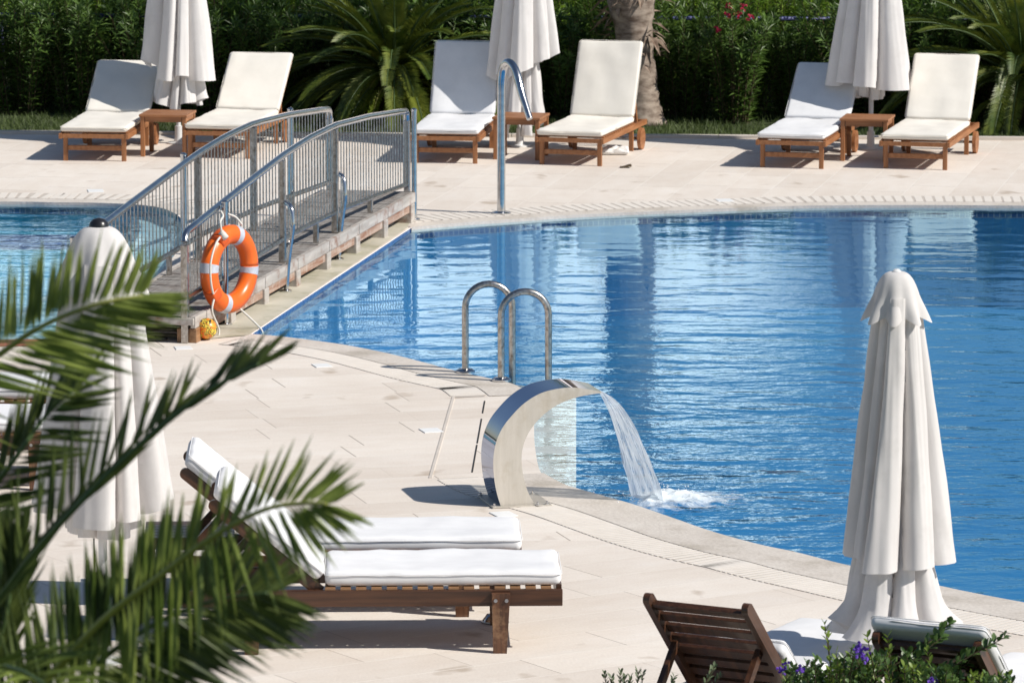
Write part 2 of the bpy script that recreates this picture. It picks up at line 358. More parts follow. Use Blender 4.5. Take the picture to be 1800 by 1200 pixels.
def tag(o, label=None, cat=None, group=None, kind=None):
    if label: o['label'] = label
    if cat: o['category'] = cat
    if group: o['group'] = group
    if kind: o['kind'] = kind
    return o
def thing(name, label, cat, loc=(0, 0, 0), rz=0.0, group=None):
    o = bpy.data.objects.new(name, None); COL.objects.link(o)
    o.location = loc; o.rotation_euler = (0, 0, rz); o.empty_display_size = .2
    return tag(o, label, cat, group)
def copy_tree(o, parent=None):
    c = o.copy(); COL.objects.link(c); c.parent = parent
    for ch in list(o.children): copy_tree(ch, c)
    return c
def struct(name, mb, mat, smooth=False): return tag(mb.build(name, mat, None, smooth), kind='structure')

def sheet(polys, z, down=False):
    polys = [[Vector((p[0], p[1], 0)) for p in pl] for pl in polys]
    tris = tessellate_polygon(polys); flat = [p for pl in polys for p in pl]
    mb = MB(); fs = []
    for t in tris:
        a, b, c = (flat[i] for i in t)
        if ((b - a).cross(c - a)).z < 0: t = (t[0], t[2], t[1])
        fs.append(tuple(t))
    return mb.add([(p.x, p.y, z) for p in flat], fs)
def smooth_path(pts, n=6):
    pts = [Vector((p[0], p[1], 0)) for p in pts]; out = []
    for i in range(len(pts) - 1):
        p0, p1, p2, p3 = pts[max(i - 1, 0)], pts[i], pts[i + 1], pts[min(i + 2, len(pts) - 1)]
        for k in range(n):
            t = k / n
            out.append(.5 * ((2 * p1) + (p2 - p0) * t + (2 * p0 - 5 * p1 + 4 * p2 - p3) * t * t + (3 * p1 - p0 - 3 * p2 + p3) * t ** 3))
    out.append(pts[-1]); return out
def spline3(pts, n=8):
    pts = [Vector(p) for p in pts]; out = []
    for i in range(len(pts) - 1):
        p0, p1, p2, p3 = pts[max(i - 1, 0)], pts[i], pts[i + 1], pts[min(i + 2, len(pts) - 1)]
        for k in range(n):
            t = k / n
            out.append(.5 * ((2 * p1) + (p2 - p0) * t + (2 * p0 - 5 * p1 + 4 * p2 - p3) * t * t + (3 * p1 - p0 - 3 * p2 + p3) * t ** 3))
    out.append(pts[-1]); return out

# ------------------------------------------------------------------ the setting
WZ = -0.022                                   # water level just under the coping
near_px = [(440, 588), (480, 591), (540, 598), (610, 608), (680, 622), (740, 637), (800, 653), (850, 664), (900, 676), (928, 694),
           (938, 730), (940, 780), (952, 832), (990, 852), (1040, 867), (1110, 887), (1180, 911), (1250, 935), (1330, 957),
           (1400, 972), (1470, 990), (1560, 1010), (1680, 1037), (1800, 1060), (1950, 1086)]
near_edge = smooth_path([G(*p) for p in near_px], 5)
right_edge = [Vector((7.5, 27.2, 0)), Vector((11, 29, 0)), Vector((13, 34, 0)), Vector((12.5, 42, 0)), Vector((9, 45.9, 0))]
far_px = [(1980, 363), (1800, 362), (1600, 361), (1420, 362), (1300, 366), (1200, 370), (1100, 374), (1000, 379), (900, 386), (800, 393), (722, 400)]
far_edge = smooth_path([G(*p) for p in far_px], 5)
pool = near_edge + right_edge + far_edge      # the bridge side closes it, straight
lp_px = [(-700, 640), (-300, 606), (0, 597), (150, 596), (215, 540), (280, 480), (322, 425), (322, 396), (312, 377), (285, 366), (240, 360), (170, 357), (90, 356), (0, 355), (-300, 357), (-700, 372)]
lp = smooth_path([G(*p) for p in lp_px], 4)
def ccw(p):
    a = sum(p[i].x * p[(i + 1) % len(p)].y - p[(i + 1) % len(p)].x * p[i].y for i in range(len(p)))
    return p if a > 0 else p[::-1]
pool, lp = ccw(pool), ccw(lp)
dA, dB = G(0, 236), G(1800, 247)
sl_ = (dB.y - dA.y) / (dB.x - dA.x)
def deck_far(x): return dA.y + (x - dA.x) * sl_
deck_outer = [Vector((-24, 24.2, 0)), Vector((24, 24.2, 0)), Vector((24, deck_far(24), 0)), Vector((-24, deck_far(-24), 0))]
struct('pool_deck', sheet([deck_outer, pool[::-1], lp[::-1]], 0.0), M['paving'])
big = [Vector((-900, -300, 0)), Vector((900, -300, 0)), Vector((900, 1600, 0)), Vector((-900, 1600, 0))]
inner = [Vector((-23.9, 24.3, 0)), Vector((23.9, 24.3, 0)), Vector((23.9, deck_far(24) - .1, 0)), Vector((-23.9, deck_far(-24) - .1, 0))]
struct('ground', sheet([big, inner[::-1]], -0.03), M['lawn'])
# kerb between paving and lawn
kb = MB(); n_ = 44
for i in range(n_):
    x0, x1 = -22 + i * 1.0, -22 + (i + 1) * 1.0 - .006
    kb.add([(x0, deck_far(x0) - .02, -.02), (x1, deck_far(x1) - .02, -.02), (x1, deck_far(x1) + .09, -.02), (x0, deck_far(x0) + .09, -.02),
            (x0, deck_far(x0) - .02, .03), (x1, deck_far(x1) - .02, .03), (x1, deck_far(x1) + .09, .03), (x0, deck_far(x0) + .09, .03)],
           [(4, 5, 6, 7), (0, 1, 5, 4), (1, 2, 6, 5), (2, 3, 7, 6), (3, 0, 4, 7)])
struct('kerb', kb, M['kerb'])

def basin(loop, zb, fmat, name):
    n = len(loop); mb = MB()
    vs = [(p.x, p.y, WZ - .085) for p in loop] + [(p.x, p.y, zb) for p in loop]
    mb.add(vs, [(i, (i + 1) % n, n + (i + 1) % n, n + i) for i in range(n)])
    fl = sheet([loop], zb); mb.add(fl.v, fl.f)
    struct(name, mb, fmat)
    # waterline band, with running-length UVs for the mosaic
    me = bpy.data.meshes.new('waterline_tiles'); vs = []; fs = []; uvs = []; run = 0
    for i in range(n):
        a, b = loop[i], loop[(i + 1) % n]; L = (b - a).length
        o = len(vs); vs += [(a.x, a.y, WZ - .085), (b.x, b.y, WZ - .085), (b.x, b.y, -.004), (a.x, a.y, -.004)]
        fs.append((o, o + 1, o + 2, o + 3)); uvs += [(run, -.10), (run + L, -.10), (run + L, 0), (run, 0)]; run += L
    me.from_pydata(vs, [], fs); ul = me.uv_layers.new(name='UVMap')
    for k, q in enumerate(uvs): ul.data[k].uv = q
    me.materials.append(M['mosaic']); o = bpy.data.objects.new('waterline_tiles', me); COL.objects.link(o); tag(o, kind='structure')
basin(pool, -.9, M['floor_main'], 'pool_basin')
basin(lp, -.26, M['floor_left'], 'small_pool_basin')
struct('pool_water', sheet([pool], WZ), M['water'])
struct('small_pool_water', sheet([lp], WZ), M['water_l'])
# submerged white ledge beside the waterfall spout
def prism(pts, z0, z1):
    n = len(pts); mb = sheet([pts], z1); k = len(mb.v)
    mb.add([(p[0], p[1], z1) for p in pts] + [(p[0], p[1], z0) for p in pts], [(i, (i + 1) % n, n + (i + 1) % n, n + i) for i in range(n)])
    return mb
sz = -.055
struct('pool_step', prism(ccw([G(905, 676, sz), *[G(1012 - 22 * k / 40 + 2.2 * math.sin(k * 1.9) + 1.3 * math.sin(k * 3.7), 688 + 170 * k / 40, sz) for k in range(41)], G(935, 850, sz), G(925, 740, sz)]), -.88, sz), M['step_white'])
struct('small_pool_step', prism(ccw([G(160, 600, -.12), G(195, 520, -.12), G(232, 440, -.12), G(248, 400, -.12), G(238, 366, -.12), G(300, 366, -.12), G(335, 400, -.12), G(285, 480, -.12)]), -.25, -.12), M['step_pale'])
ln = [G(-400, 438, -.25), G(226, 438, -.25), G(228, 412, -.25), G(-400, 412, -.25)]
struct('lane_marking', sheet([ccw(ln)], -.252), M['lane'])

# coping and overflow grate along a pool edge
def offset_path(path, d, side):
    out = []
    for i, p in enumerate(path):
        t = (path[min(i + 1, len(path) - 1)] - path[max(i - 1, 0)]).normalized()
        out.append(p + Vector((t.y, -t.x, 0)) * d * side)
    return out
def strip(path, d0, d1, side, z, dz=0):
    a, b = offset_path(path, d0, side), offset_path(path, d1, side); n = len(a)
    return MB().add([(p.x, p.y, z) for p in a] + [(p.x, p.y, z) for p in b],
                    [((i, i + 1, n + i + 1, n + i) if side < 0 else (i, n + i, n + i + 1, i + 1)) for i in range(n - 1)])
def resample(path, step):
    out = [path[0]]; acc = 0
    for a, b in zip(path, path[1:]):
        L = (b - a).length; t = step - acc
        while t <= L: out.append(a + (b - a) * (t / L)); t += step
        acc = (acc + L) % step
    return out
def edge_trim(path, side, w0, w1, step):
    cp = strip(path, -.012, w0 - .03, side, .004)
    inn = offset_path(path, -.012, side); n = len(inn)
    cp.add([(p.x, p.y, .004) for p in inn] + [(p.x, p.y, -.04) for p in inn], [(i, i + 1, n + i + 1, n + i) for i in range(n - 1)])
    struct('coping', cp, M['coping'])
    struct('overflow_channel', strip(path, w0, w1, side, .003), M['channel'])
    rp = resample(path, step); a, b = offset_path(rp, w0 - .02, side), offset_path(rp, w1 + .012, side)
    mb = MB()
    for i in range(1, len(rp) - 1):
        t = (rp[i + 1] - rp[i - 1]).normalized() * step * .38
        p, q = a[i], b[i]; z = .0045
        lo = [p - t, p + t, q + t, q - t]
        mb.add([(v.x, v.y, z) for v in lo] + [(v.x, v.y, .002) for v in lo], [(0, 1, 2, 3), (0, 1, 5, 4), (1, 2, 6, 5), (2, 3, 7, 6), (3, 0, 4, 7)])
    struct('overflow_grate', mb, M['grate'])
ne1 = smooth_path([G(*p) for p in near_px[:10]], 8); ne2 = smooth_path([G(*p) for p in near_px[12:]], 8)
edge_trim(ne1, 1, .30, .52, .045)
edge_trim(ne2, 1, .42, .68, .045)
fe = [p for p in far_edge]
edge_trim(fe, 1, .26, .62, .085)
lfe = smooth_path([G(*p) for p in lp_px[8:]], 6)
edge_trim(lfe, 1, .26, .60, .085)
lne = smooth_path([G(*p) for p in lp_px[:4]], 6)
struct('edging', strip(lne, .02, .34, 1, .005), M['terracotta'])

# ------------------------------------------------------------------ footbridge
A0, A1 = G(333, 603), G(722, 388)
bu = (A1 - A0).normalized(); bl = Vector((-bu.y, bu.x, 0)); BL = (A1 - A0).length; BWD = .74
BM = Matrix.Translation(A0) @ Matrix(((bu.x, bl.x, 0, 0), (bu.y, bl.y, 0, 0), (0, 0, 1, 0), (0, 0, 0, 1)))  # local x along, y to the left
def bp_(x, y, z): return BM @ Vector((x, y, z))
struct('pool_ledge', sheet([ccw([G(436, 590), G(716, 401), G(722, 388), A1 + bl * (BWD + .12), A0 + bl * (BWD + .12) + bu * .3, A0 + bu * .12])], .005), M['ledge'])
bridge = thing('footbridge', 'weathered grey plank footbridge with arched steel railings between the two pools', 'bridge', A0, math.atan2(bu.y, bu.x))
def dz(x): return .190 + .055 * min(max(x / BL, 0), 1)
def lerp_pts(t, P_):
    for (a, b), (c, d) in zip(P_, P_[1:]):
        if t <= c: return b + (d - b) * (t - a) / (c - a)
    return P_[-1][1]
rb = random.Random(3)
mb = MB(); x = 0.0
while x < BL - .05:
    wd = .135; j = rb.uniform(-.006, .006); zz = dz(x + wd / 2) + rb.uniform(-.003, .003)
    mb.box((x, -.01 + j, zz - .03), (x + wd - .008, BWD + .01 + j, zz), bev=.003); x += wd
mb.build('planking', M['grey_plank'], bridge)
for yy, nm in ((-.045, 'right'), (BWD + .01, 'left')):
    mb = MB(); k = 7; seg = BL / k
    for i in range(k):
        a, b = i * seg, (i + 1) * seg - .012; z0, z1 = dz(a), dz(b)
        mb.add([(a, yy, z0 - .08), (b, yy, z1 - .08), (b, yy + .035, z1 - .08), (a, yy + .035, z0 - .08), (a, yy, z0 + .004), (b, yy, z1 + .004), (b, yy + .035, z1 + .004), (a, yy + .035, z0 + .004)],
               [(0, 3, 2, 1), (4, 5, 6, 7), (0, 1, 5, 4), (1, 2, 6, 5), (2, 3, 7, 6), (3, 0, 4, 7)])
    mb.build('fascia_board', M['peeling'], bridge)
    mb = MB(); i0 = .02
    for i in range(k):
        a, b = i * seg + i0, (i + 1) * seg - .002; z0, z1 = dz(a), dz(b); y2 = yy + .012
        mb.add([(a, y2, z0 - .15), (b, y2, z1 - .15), (b, y2 + .05, z1 - .15), (a, y2 + .05, z0 - .15), (a, y2, z0 - .082), (b, y2, z1 - .082), (b, y2 + .05, z1 - .082), (a, y2 + .05, z0 - .082)],
               [(0, 3, 2, 1), (4, 5, 6, 7), (0, 1, 5, 4), (1, 2, 6, 5), (2, 3, 7, 6), (3, 0, 4, 7)])
    mb.build('beam', M['rust_beam'], bridge)
MB().box((-.035, -.04, dz(0) - .055), (-.002, BWD + .04, dz(0) - .002), bev=.004).build('front_board', M['peeling'], bridge)
for k in range(8):
    xx = .01 + k * (BL - .2) / 7
    for yy in (-.052, BWD - .09):
        MB().box((xx, yy, .0), (xx + .13, yy + .15, dz(xx) - .084), bev=.006).build('support_block', M['peeling'] if k else M['wood_honey'], bridge)
for k in range(3):
    MB().box((.12 + k * .05, .1, .05 + k * .04), (.16 + k * .05, BWD - .1, .056 + k * .04)).build('under_slat', M['grey_plank'], bridge)
def top_z(x):      # arched handrail above the ground
    return lerp_pts(x / BL, [(-.06, .755), (0, .805), (.134, .890), (.271, .972), (.40, 1.046), (.52, 1.088), (.64, 1.098), (.80, 1.045), (1, .945)])
def bot_z(x):
    return lerp_pts(x / BL, [(0, .33), (.28, .367), (.41, .398), (.54, .398), (.67, .390), (.82, .357), (1, .315)])
posts = [0.0, .40 * BL, .64 * BL, BL]
def railing(y, right, nind):
    xs = .0 if right else -.30; posts = [xs, .40 * BL, .64 * BL, BL]
    r_ = bpy.data.objects.new('railing', None); COL.objects.link(r_); r_.parent = bridge
    n = 25; rr = .027
    corner = [(xs, y, .7), (xs, y, top_z(xs) - .06), (xs + .02, y, top_z(xs) - .02), (xs + .07, y, top_z(xs + .07))]
    pts = [(x_, y, top_z(x_)) for x_ in [xs + .07 + (BL - xs - .07) * i / n for i in range(1, n)]]
    end = [(BL - .05, y, top_z(BL)), (BL - .012, y, top_z(BL) - .025), (BL, y, top_z(BL) - .09)]
    MB().tube(corner[1:] + pts + end, rr, 12).build('handrail', M['steel'], r_, True, 40)
    MB().tube([(x_, y, bot_z(x_)) for x_ in [xs + (BL - xs) * i / n for i in range(n + 1)]], .021, 8).build('bottom_rail', M['steel_old'], r_, True, 40)
    for i, px_ in enumerate(posts):
        zb = .0 if (i == 0 and right) else dz(px_)
        MB().box((px_ - .026, y - .026, zb), (px_ + .026, y + .026, top_z(px_) - .03 if 0 < i < 3 else top_z(px_) - .08), bev=.006).build('post', M['steel_old' if i < 3 else 'steel'], r_)
    for px_ in (.28 * BL, .55 * BL, .81 * BL):
        MB().box((px_ - .02, y - .02, dz(px_)), (px_ + .02, y + .02, bot_z(px_) - .015), bev=.004).build('stub_leg', M['steel_old'], r_)
    # round outer posts that rise just past the handrail
    for px_ in ((.13 * BL, BL + .03) if right else (-.36, .37 * BL, .84 * BL)):
        oy = y - .055 if right else y + .055
        zt = top_z(min(px_, BL)) + (.03 if px_ < BL else .0)
        o = MB().tube([(px_, oy, 0), (px_, oy, zt)], .024, 12).build('outer_post', M['steel'], r_, True, 40)
        MB().lathe([(.002, 0), (.027, 0), (.027, .016), (.012, .026), (.002, .028)], 12, (px_, oy, zt - .006)).build('post_cap', M['steel'], o, True, 40)
        MB().lathe([(.002, 0), (.05, 0), (.05, .008), (.03, .014), (.002, .014)], 14, (px_, oy, .006)).build('flange', M['steel'], o, True, 40)
    NB = 74; rest = MB()
    for i in range(NB):
        x_ = xs + (BL - xs) * (i + .5) / NB
        if any(abs(x_ - q) < .03 for q in posts): continue
        mb_ = MB().tube([(x_, y, bot_z(x_)), (x_, y, top_z(x_) - .012)], .0048, 6, cap=False)
        if i < nind: mb_.build('baluster', M['steel_old'], r_, True)
        else: rest.add(mb_.v, mb_.f)
    if rest.v: tag(rest.build('balusters', M['steel_old'], r_, True), kind='stuff')
railing(.03, True, 100)
railing(BWD - .03, False, 12)
# cable coiled under the near end
cb = spline3([G(200, 596, .02), G(232, 570, .15), G(246, 590, .05), G(270, 592, .02), G(292, 595, .02), G(250, 597, .015), G(228, 594, .02)], 8)
tag(MB().tube(cb, .011, 6).build('cable', M['black'], None, True), 'black cable lying in loops under the near end of the footbridge', 'cable')
# two bent grab rails in front of the railing
for k, (b_, t_) in enumerate((((503, 513), (504, 356)), ((595, 457), (597, 305)))):
    g0 = G(*b_); s_ = (b_[1] + 859) / HC; h = (b_[1] - t_[1]) / s_
    t = thing('grab_rail', ('bent steel grab rail on the pool ledge nearest the lifebuoy', 'bent steel grab rail on the pool ledge nearer the far end of the footbridge')[k], 'grab rail', g0, 0, 'grab rails beside the footbridge')
    pts = spline3([(0, 0, 0), (.02, 0, .25), (.05, .0, .47), (.055, 0, .55), (.04, .03, h - .03), (.0, .10, h), (-.02, .2, h - .01)], 6)
    MB().tube(pts, .019, 10).build('tube', M['steel'], t, True, 50)
    MB().lathe([(.002, 0), (.045, 0), (.045, .008), (.022, .016), (.002, .016)], 14, (0, 0, .006)).build('flange', M['steel'], t, True, 40)

# ------------------------------------------------------------------ lifebuoy hung on the railing
lc = P(403, 473, 39.15)
lb = thing('lifebuoy', 'orange lifebuoy with grey bands hanging on the near end of the railing', 'lifebuoy', lc, R(58))
Rm, rt = .258, .072
def torus(mb, Rm, rt, a0, a1, n, m, grow=0):
    rings = []
    for i in range(n + 1):
        a = a0 + (a1 - a0) * i / n; rings.append([Vector(((Rm + (rt + grow) * math.cos(k * 2 * math.pi / m)) * math.cos(a), (rt + grow) * .92 * math.sin(k * 2 * math.pi / m), (Rm + (rt + grow) * math.cos(k * 2 * math.pi / m)) * math.sin(a))) for k in range(m)])
    return mb.tube_rings(rings, cap=True)
torus(MB(), Rm, rt, 0, 2 * math.pi, 56, 20).build('ring', M['orange'], lb, True)
for a in (72, 172, 252, 352):
    torus(MB(), Rm, rt, R(a - 6.5), R(a + 6.5), 5, 20, .002).build('reflective_band', M['band'], lb, True, 50)
for a in (122, 212):
    q = MB(); ca, sa = math.cos(R(a)), math.sin(R(a)); mm = Matrix.Translation(Vector((ca * (Rm + .03), -.035, sa * (Rm + .03)))) @ Matrix.Rotation(-R(a), 4, 'Y')
    q.box((-.045, -.04, -.045), (.055, .05, .045), mm, bev=.014).build('rope_lug', M['orange_dark'], lb, True, 50)
def lbp(a, r, y=-.06): return Vector((math.cos(R(a)) * r, y, math.sin(R(a)) * r))
lug0, lug1 = lbp(122, Rm + .07), lbp(212, Rm + .07)
MB().tube(spline3([lug0, lug0 + Vector((-.02, 0, .10)), Vector((-.06, .01, .40)), Vector((-.02, .06, .43))], 5), .0085, 6).build('rope', M['rope'], lb, True)
MB().tube(spline3([Vector((.06, .05, .40)), Vector((.13, .03, .37)), Vector((.17, .0, .31))], 5), .0085, 6).build('rope', M['rope'], lb, True)
MB().tube(spline3([lug0, lbp(140, .35, -.07), lbp(165, .355, -.075), lbp(190, .345, -.075), lug1], 6), .0085, 6).build('rope', M['rope'], lb, True)
MB().tube(spline3([lug1, lug1 + Vector((-.03, 0, -.10)), Vector((-.21, -.05, -.42)), Vector((-.24, -.05, -.50)), Vector((-.30, -.04, -.515))], 6), .0085, 6).build('rope', M['rope'], lb, True)
MB().tube(spline3([lbp(285, Rm + .05, -.03), Vector((.16, -.1, -.40)), Vector((.22, -.13, -.47)), Vector((.235, -.14, -.52))], 6), .0085, 6).build('rope', M['rope'], lb, True)
MB().tube([lug0 + Vector((-.0, -.035, -.02)), lug0 + Vector((0, .01, .02))], .025, 10).build('knot', M['rope'], lb, True)

# ball with a camouflage-like pattern
g = NG("patterned_ball")
tc = g.n("TexCoord").outputs['Object']
v1 = g.n("TexNoise", {'Vector': tc, 'Scale': 26.0, 'Detail': 3.0, 'Distortion': 1.2}).outputs[0]
cr = g.ramp(v1, [(0, (.75, .16, .02, 1)), (.42, (.82, .40, .03, 1)), (.5, (.015, .015, .012, 1)), (.56, (.80, .60, .08, 1)), (.64, (.10, .16, .03, 1)), (.7, (.78, .20, .03, 1))])
for e in [g.t.nodes[-1]]: e.color_ramp.interpolation = 'CONSTANT'
M['ball'] = g.link(g.n("BsdfPrincipled", {'Base Color': cr, 'Roughness': .35}).outputs[0])
bc = G(363, 598, 0)
mb = MB(); mb.lathe([(.078 * math.sin(math.pi * i / 16) + 1e-4, -.078 * math.cos(math.pi * i / 16)) for i in range(17)], 24)
o = mb.build('ball', M['ball'], None, True); o.location = bc + Vector((0, .02, .084)); o.rotation_euler = (.5, .3, 0)
tag(o, 'small orange and black patterned ball beside the bridge post under the lifebuoy', 'ball')

# ------------------------------------------------------------------ waterfall spout
wb = G(915, 890)
KS = (890 + 859) / HC
spout = thing('waterfall_spout', 'curved polished steel waterfall spout pouring a sheet of water into the pool', 'waterfall spout', wb, R(13))
outp = [(880, 894), (872, 868), (867, 840), (865.5, 808), (870, 778), (881, 752), (898, 730), (921, 708), (948, 692), (976, 684.5), (1008, 682), (1036, 686), (1063, 692)]
inp = [(941, 890), (929, 868), (920.5, 840), (917, 812), (919, 788), (928, 764), (942, 744), (961, 726), (983, 712), (1004, 704), (1024, 699), (1044, 696), (1062, 694.5)]
loc = lambda p: ((p[0] - 915) / KS, (892 - p[1]) / KS + .004)
oc = spline3([(a, 0, b) for a, b in map(loc, outp)], 5); ic = spline3([(a, 0, b) for a, b in map(loc, inp)], 5)
WD = .34
def wall(curve, flip, name, mat, y0=0.0, y1=WD):
    n = len(curve)
    return MB().add([(p.x, y0, p.z) for p in curve] + [(p.x, y1, p.z) for p in curve], [((i, i + 1, n + i + 1, n + i) if not flip else (i, n + i, n + i + 1, i + 1)) for i in range(n - 1)]).build(name, mat, spout, True)
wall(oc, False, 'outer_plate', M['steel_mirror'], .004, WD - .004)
wall(ic, True, 'inner_plate', M['steel_brushed'], .004, WD - .004)
n = len(oc)
for y_, flip in ((0, 0), (WD, 1)):
    vs = [(p.x, y_, p.z) for p in oc] + [(p.x, y_, p.z) for p in ic] + [(p.x, y_ + (.004 if not flip else -.004), p.z) for p in oc] + [(p.x, y_ + (.004 if not flip else -.004), p.z) for p in ic]
    fs = [((i, n + i, n + i + 1, i + 1) if not flip else (i, i + 1, n + i + 1, n + i)) for i in range(n - 1)]
    fs += [((i, i + 1, 2 * n + i + 1, 2 * n + i)) for i in range(n - 1)] + [((n + i, 3 * n + i, 3 * n + i + 1, n + i + 1)) for i in range(n - 1)]
    MB().add(vs, fs).build('side_plate', M['steel_brushed'], spout)
x0, x1 = loc((866, 0))[0], loc((962, 0))[0]
plate = MB().box((x0 - .015, -.035, .001), (x1 + .03, WD + .035, .010), bev=.003).build('base_plate', M['steel_plate'], spout)
for bx, by in ((x0, -.02), (x0, WD + .02), (x1, -.02), (x1, WD + .02), (0.1, -.03), (.02, WD + .03)):
    MB().lathe([(.001, 0), (.013, 0), (.013, .009), (.007, .010), (.007, .020), (.001, .022)], 8, (bx, by, .010)).build('bolt', M['steel'], plate)
# falling sheet of water
g = NG("falling_water")
uv = g.n("TexCoord").outputs['UV']
s1 = g.n("TexNoise", {'Vector': g.n("Mapping", {0: uv, 3: (15, 5.0, 1)}).outputs[0], 'Scale': 1.0, 'Detail': 5.0, 'Distortion': 1.2}).outputs[0]
s2 = g.n("TexNoise", {'Vector': g.n("Mapping", {0: uv, 3: (46, 13, 1)}).outputs[0], 'Scale': 1.0, 'Detail': 2.0}).outputs[0]
bp = g.n("Bump", {'Height': g.math('ADD', s1, g.math('MULTIPLY', s2, .4)), 'Distance': .02, 'Strength': 1.0}).outputs[0]
gl = g.n("BsdfGlossy", {'Color': (1, 1, 1, 1), 'Roughness': .08, 'Normal': bp}).outputs[0]
df = g.n("BsdfTranslucent", {'Color': (.85, .90, .95, 1)}).outputs[0]
dd = g.n("BsdfDiffuse", {'Color': (.80, .84, .88, 1)}).outputs[0]
wh = g.n("MixShader", {0: .55, 1: df, 2: dd}).outputs[0]
tp = g.n("BsdfTransparent", {'Color': (.92, .96, .98, 1)}).outputs[0]
fr = g.n("Fresnel", {'IOR': 1.5, 'Normal': bp}).outputs[0]
a = g.n("MixShader", {0: fr, 1: tp, 2: gl}).outputs[0]
vv = g.n("SeparateXYZ", {0: uv}).outputs[1]
mk = g.ramp(g.math('ADD', s1, g.math('MULTIPLY', vv, .10)), [(.34, (.10, .10, .10, 1)), (.62, (.78, .78, .78, 1))])
M['fall'] = g.link(g.n("MixShader", {0: mk, 1: a, 2: wh}).outputs[0])
RZ = Matrix.Rotation(R(13), 4, 'Z')
tipf = wb + RZ @ Vector((loc((1061, 692))[0], .02, loc((0, 693))[1])); tipb = wb + RZ @ Vector((loc((1061, 692))[0], WD - .02, loc((0, 693))[1]))
endf = G(1170, 891, WZ); endb = G(1108, 871, WZ)
me = bpy.data.meshes.new('water_sheet'); vs = []; fs = []; uvs = []; NU, NV = 16, 40
for j in range(NV + 1):
    t = j / NV
    for i in range(NU + 1):
        s_ = i / NU; top = tipf.lerp(tipb, s_); bot = endf.lerp(endb, s_)
        f_ = t ** .55 if t > 0 else 0
        hz = Vector((top.x + (bot.x - top.x) * f_, top.y + (bot.y - top.y) * f_, 0))
        z = top.z + (bot.z - top.z) * (.06 * f_ + .94 * f_ ** 2)
        wv = .006 * t * math.sin(s_ * 23 + j * .25) + .004 * math.sin(s_ * 51 + j * .6) * t
        edge = 1 + .012 * math.sin(j * .9 + 3 * s_)
        vs.append((hz.x + wv, hz.y + wv, z)); uvs.append((s_, t))
for j in range(NV):
    for i in range(NU): fs.append((j * (NU + 1) + i, j * (NU + 1) + i + 1, (j + 1) * (NU + 1) + i + 1, (j + 1) * (NU + 1) + i))
me.from_pydata(vs, [], fs); ul = me.uv_layers.new(name='UVMap')
for lp_ in me.loops: ul.data[lp_.index].uv = uvs[lp_.vertex_index]
for p in me.polygons: p.use_smooth = True
me.materials.append(M['fall']); o = bpy.data.objects.new('water_sheet', me); COL.objects.link(o); tag(o, kind='structure')
# foam patch where it lands
g = NG("white_foam")
pos = g.n("NewGeometry").outputs['Position']
uv = g.n("TexCoord").outputs['UV']
ux = g.n("SeparateXYZ", {0: uv}).outputs[0]
f1 = g.n("TexNoise", {'Vector': pos, 'Scale': 11.0, 'Detail': 6.0, 'Roughness': .7, 'Distortion': .6}).outputs[0]
dens = g.math('ADD', f1, g.math('MULTIPLY', g.math('SUBTRACT', .42, ux), .75))
al = g.ramp(dens, [(.30, (0, 0, 0, 1)), (.60, (.95, .95, .95, 1))])
dd = g.n("BsdfPrincipled", {'Base Color': (.74, .80, .84, 1), 'Roughness': .6}).outputs[0]
M['foam'] = g.link(g.n("MixShader", {0: al, 1: g.n("BsdfTransparent").outputs[0], 2: dd}).outputs[0])
me = bpy.data.meshes.new('foam'); fc = G(1158, 882, WZ); vs = []; fs = []; uvs = []
NR, NA = 14, 40
for i in range(NR + 1):
    r = i / NR
    for k in range(NA):
        a = 2 * math.pi * k / NA; ex = .74 if math.cos(a) > 0 else .28
        ex *= 1 + .18 * noise.noise(Vector((math.cos(a) * 2, math.sin(a) * 2, 3)))
        X = fc.x + ex * r * math.cos(a); Y = fc.y + .55 * r * math.sin(a) + .10 * r * math.cos(a)
        zz = WZ + .004 + (1 - r) ** 2 * (.075 + .060 * noise.noise(Vector((X * 14, Y * 9, 0)))) * (1 if r < .9 else 0)
        vs.append((X, Y, zz)); uvs.append((r, k / NA))
for i in range(NR):
    for k in range(NA): fs.append((i * NA + k, (i + 1) * NA + k, (i + 1) * NA + (k + 1) % NA, i * NA + (k + 1) % NA))
me.from_pydata(vs, [], fs); ul = me.uv_layers.new(name='UVMap')
for lp_ in me.loops: ul.data[lp_.index].uv = uvs[lp_.vertex_index]
me.materials.append(M['foam']); o = bpy.data.objects.new('foam', me); COL.objects.link(o); tag(o, kind='structure')
mb = MB()
for i in range(170):
    a = rnd.uniform(0, 6.28); r = abs(rnd.gauss(0, .16)); q = fc + Vector((r * math.cos(a) * 1.1 + .03, r * math.sin(a), abs(rnd.gauss(.02, .05)) * max(0, 1 - r * 2) + .008))
    rr = rnd.uniform(.002, .006)
    mb.add([q + Vector((rr, 0, 0)), q + Vector((-rr, 0, 0)), q + Vector((0, rr, 0)), q + Vector((0, -rr, 0)), q + Vector((0, 0, rr)), q + Vector((0, 0, -rr))],
           [(0, 2, 4), (2, 1, 4), (1, 3, 4), (3, 0, 4), (2, 0, 5), (1, 2, 5), (3, 1, 5), (0, 3, 5)])
M['drop'] = surf("water_drop", (.8, .85, .9), (.85, .9, .92), rough=.1)
tag(mb.build('spray', M['drop'], None, True), kind='stuff', label='white spray droplets where the water sheet lands', cat='spray')

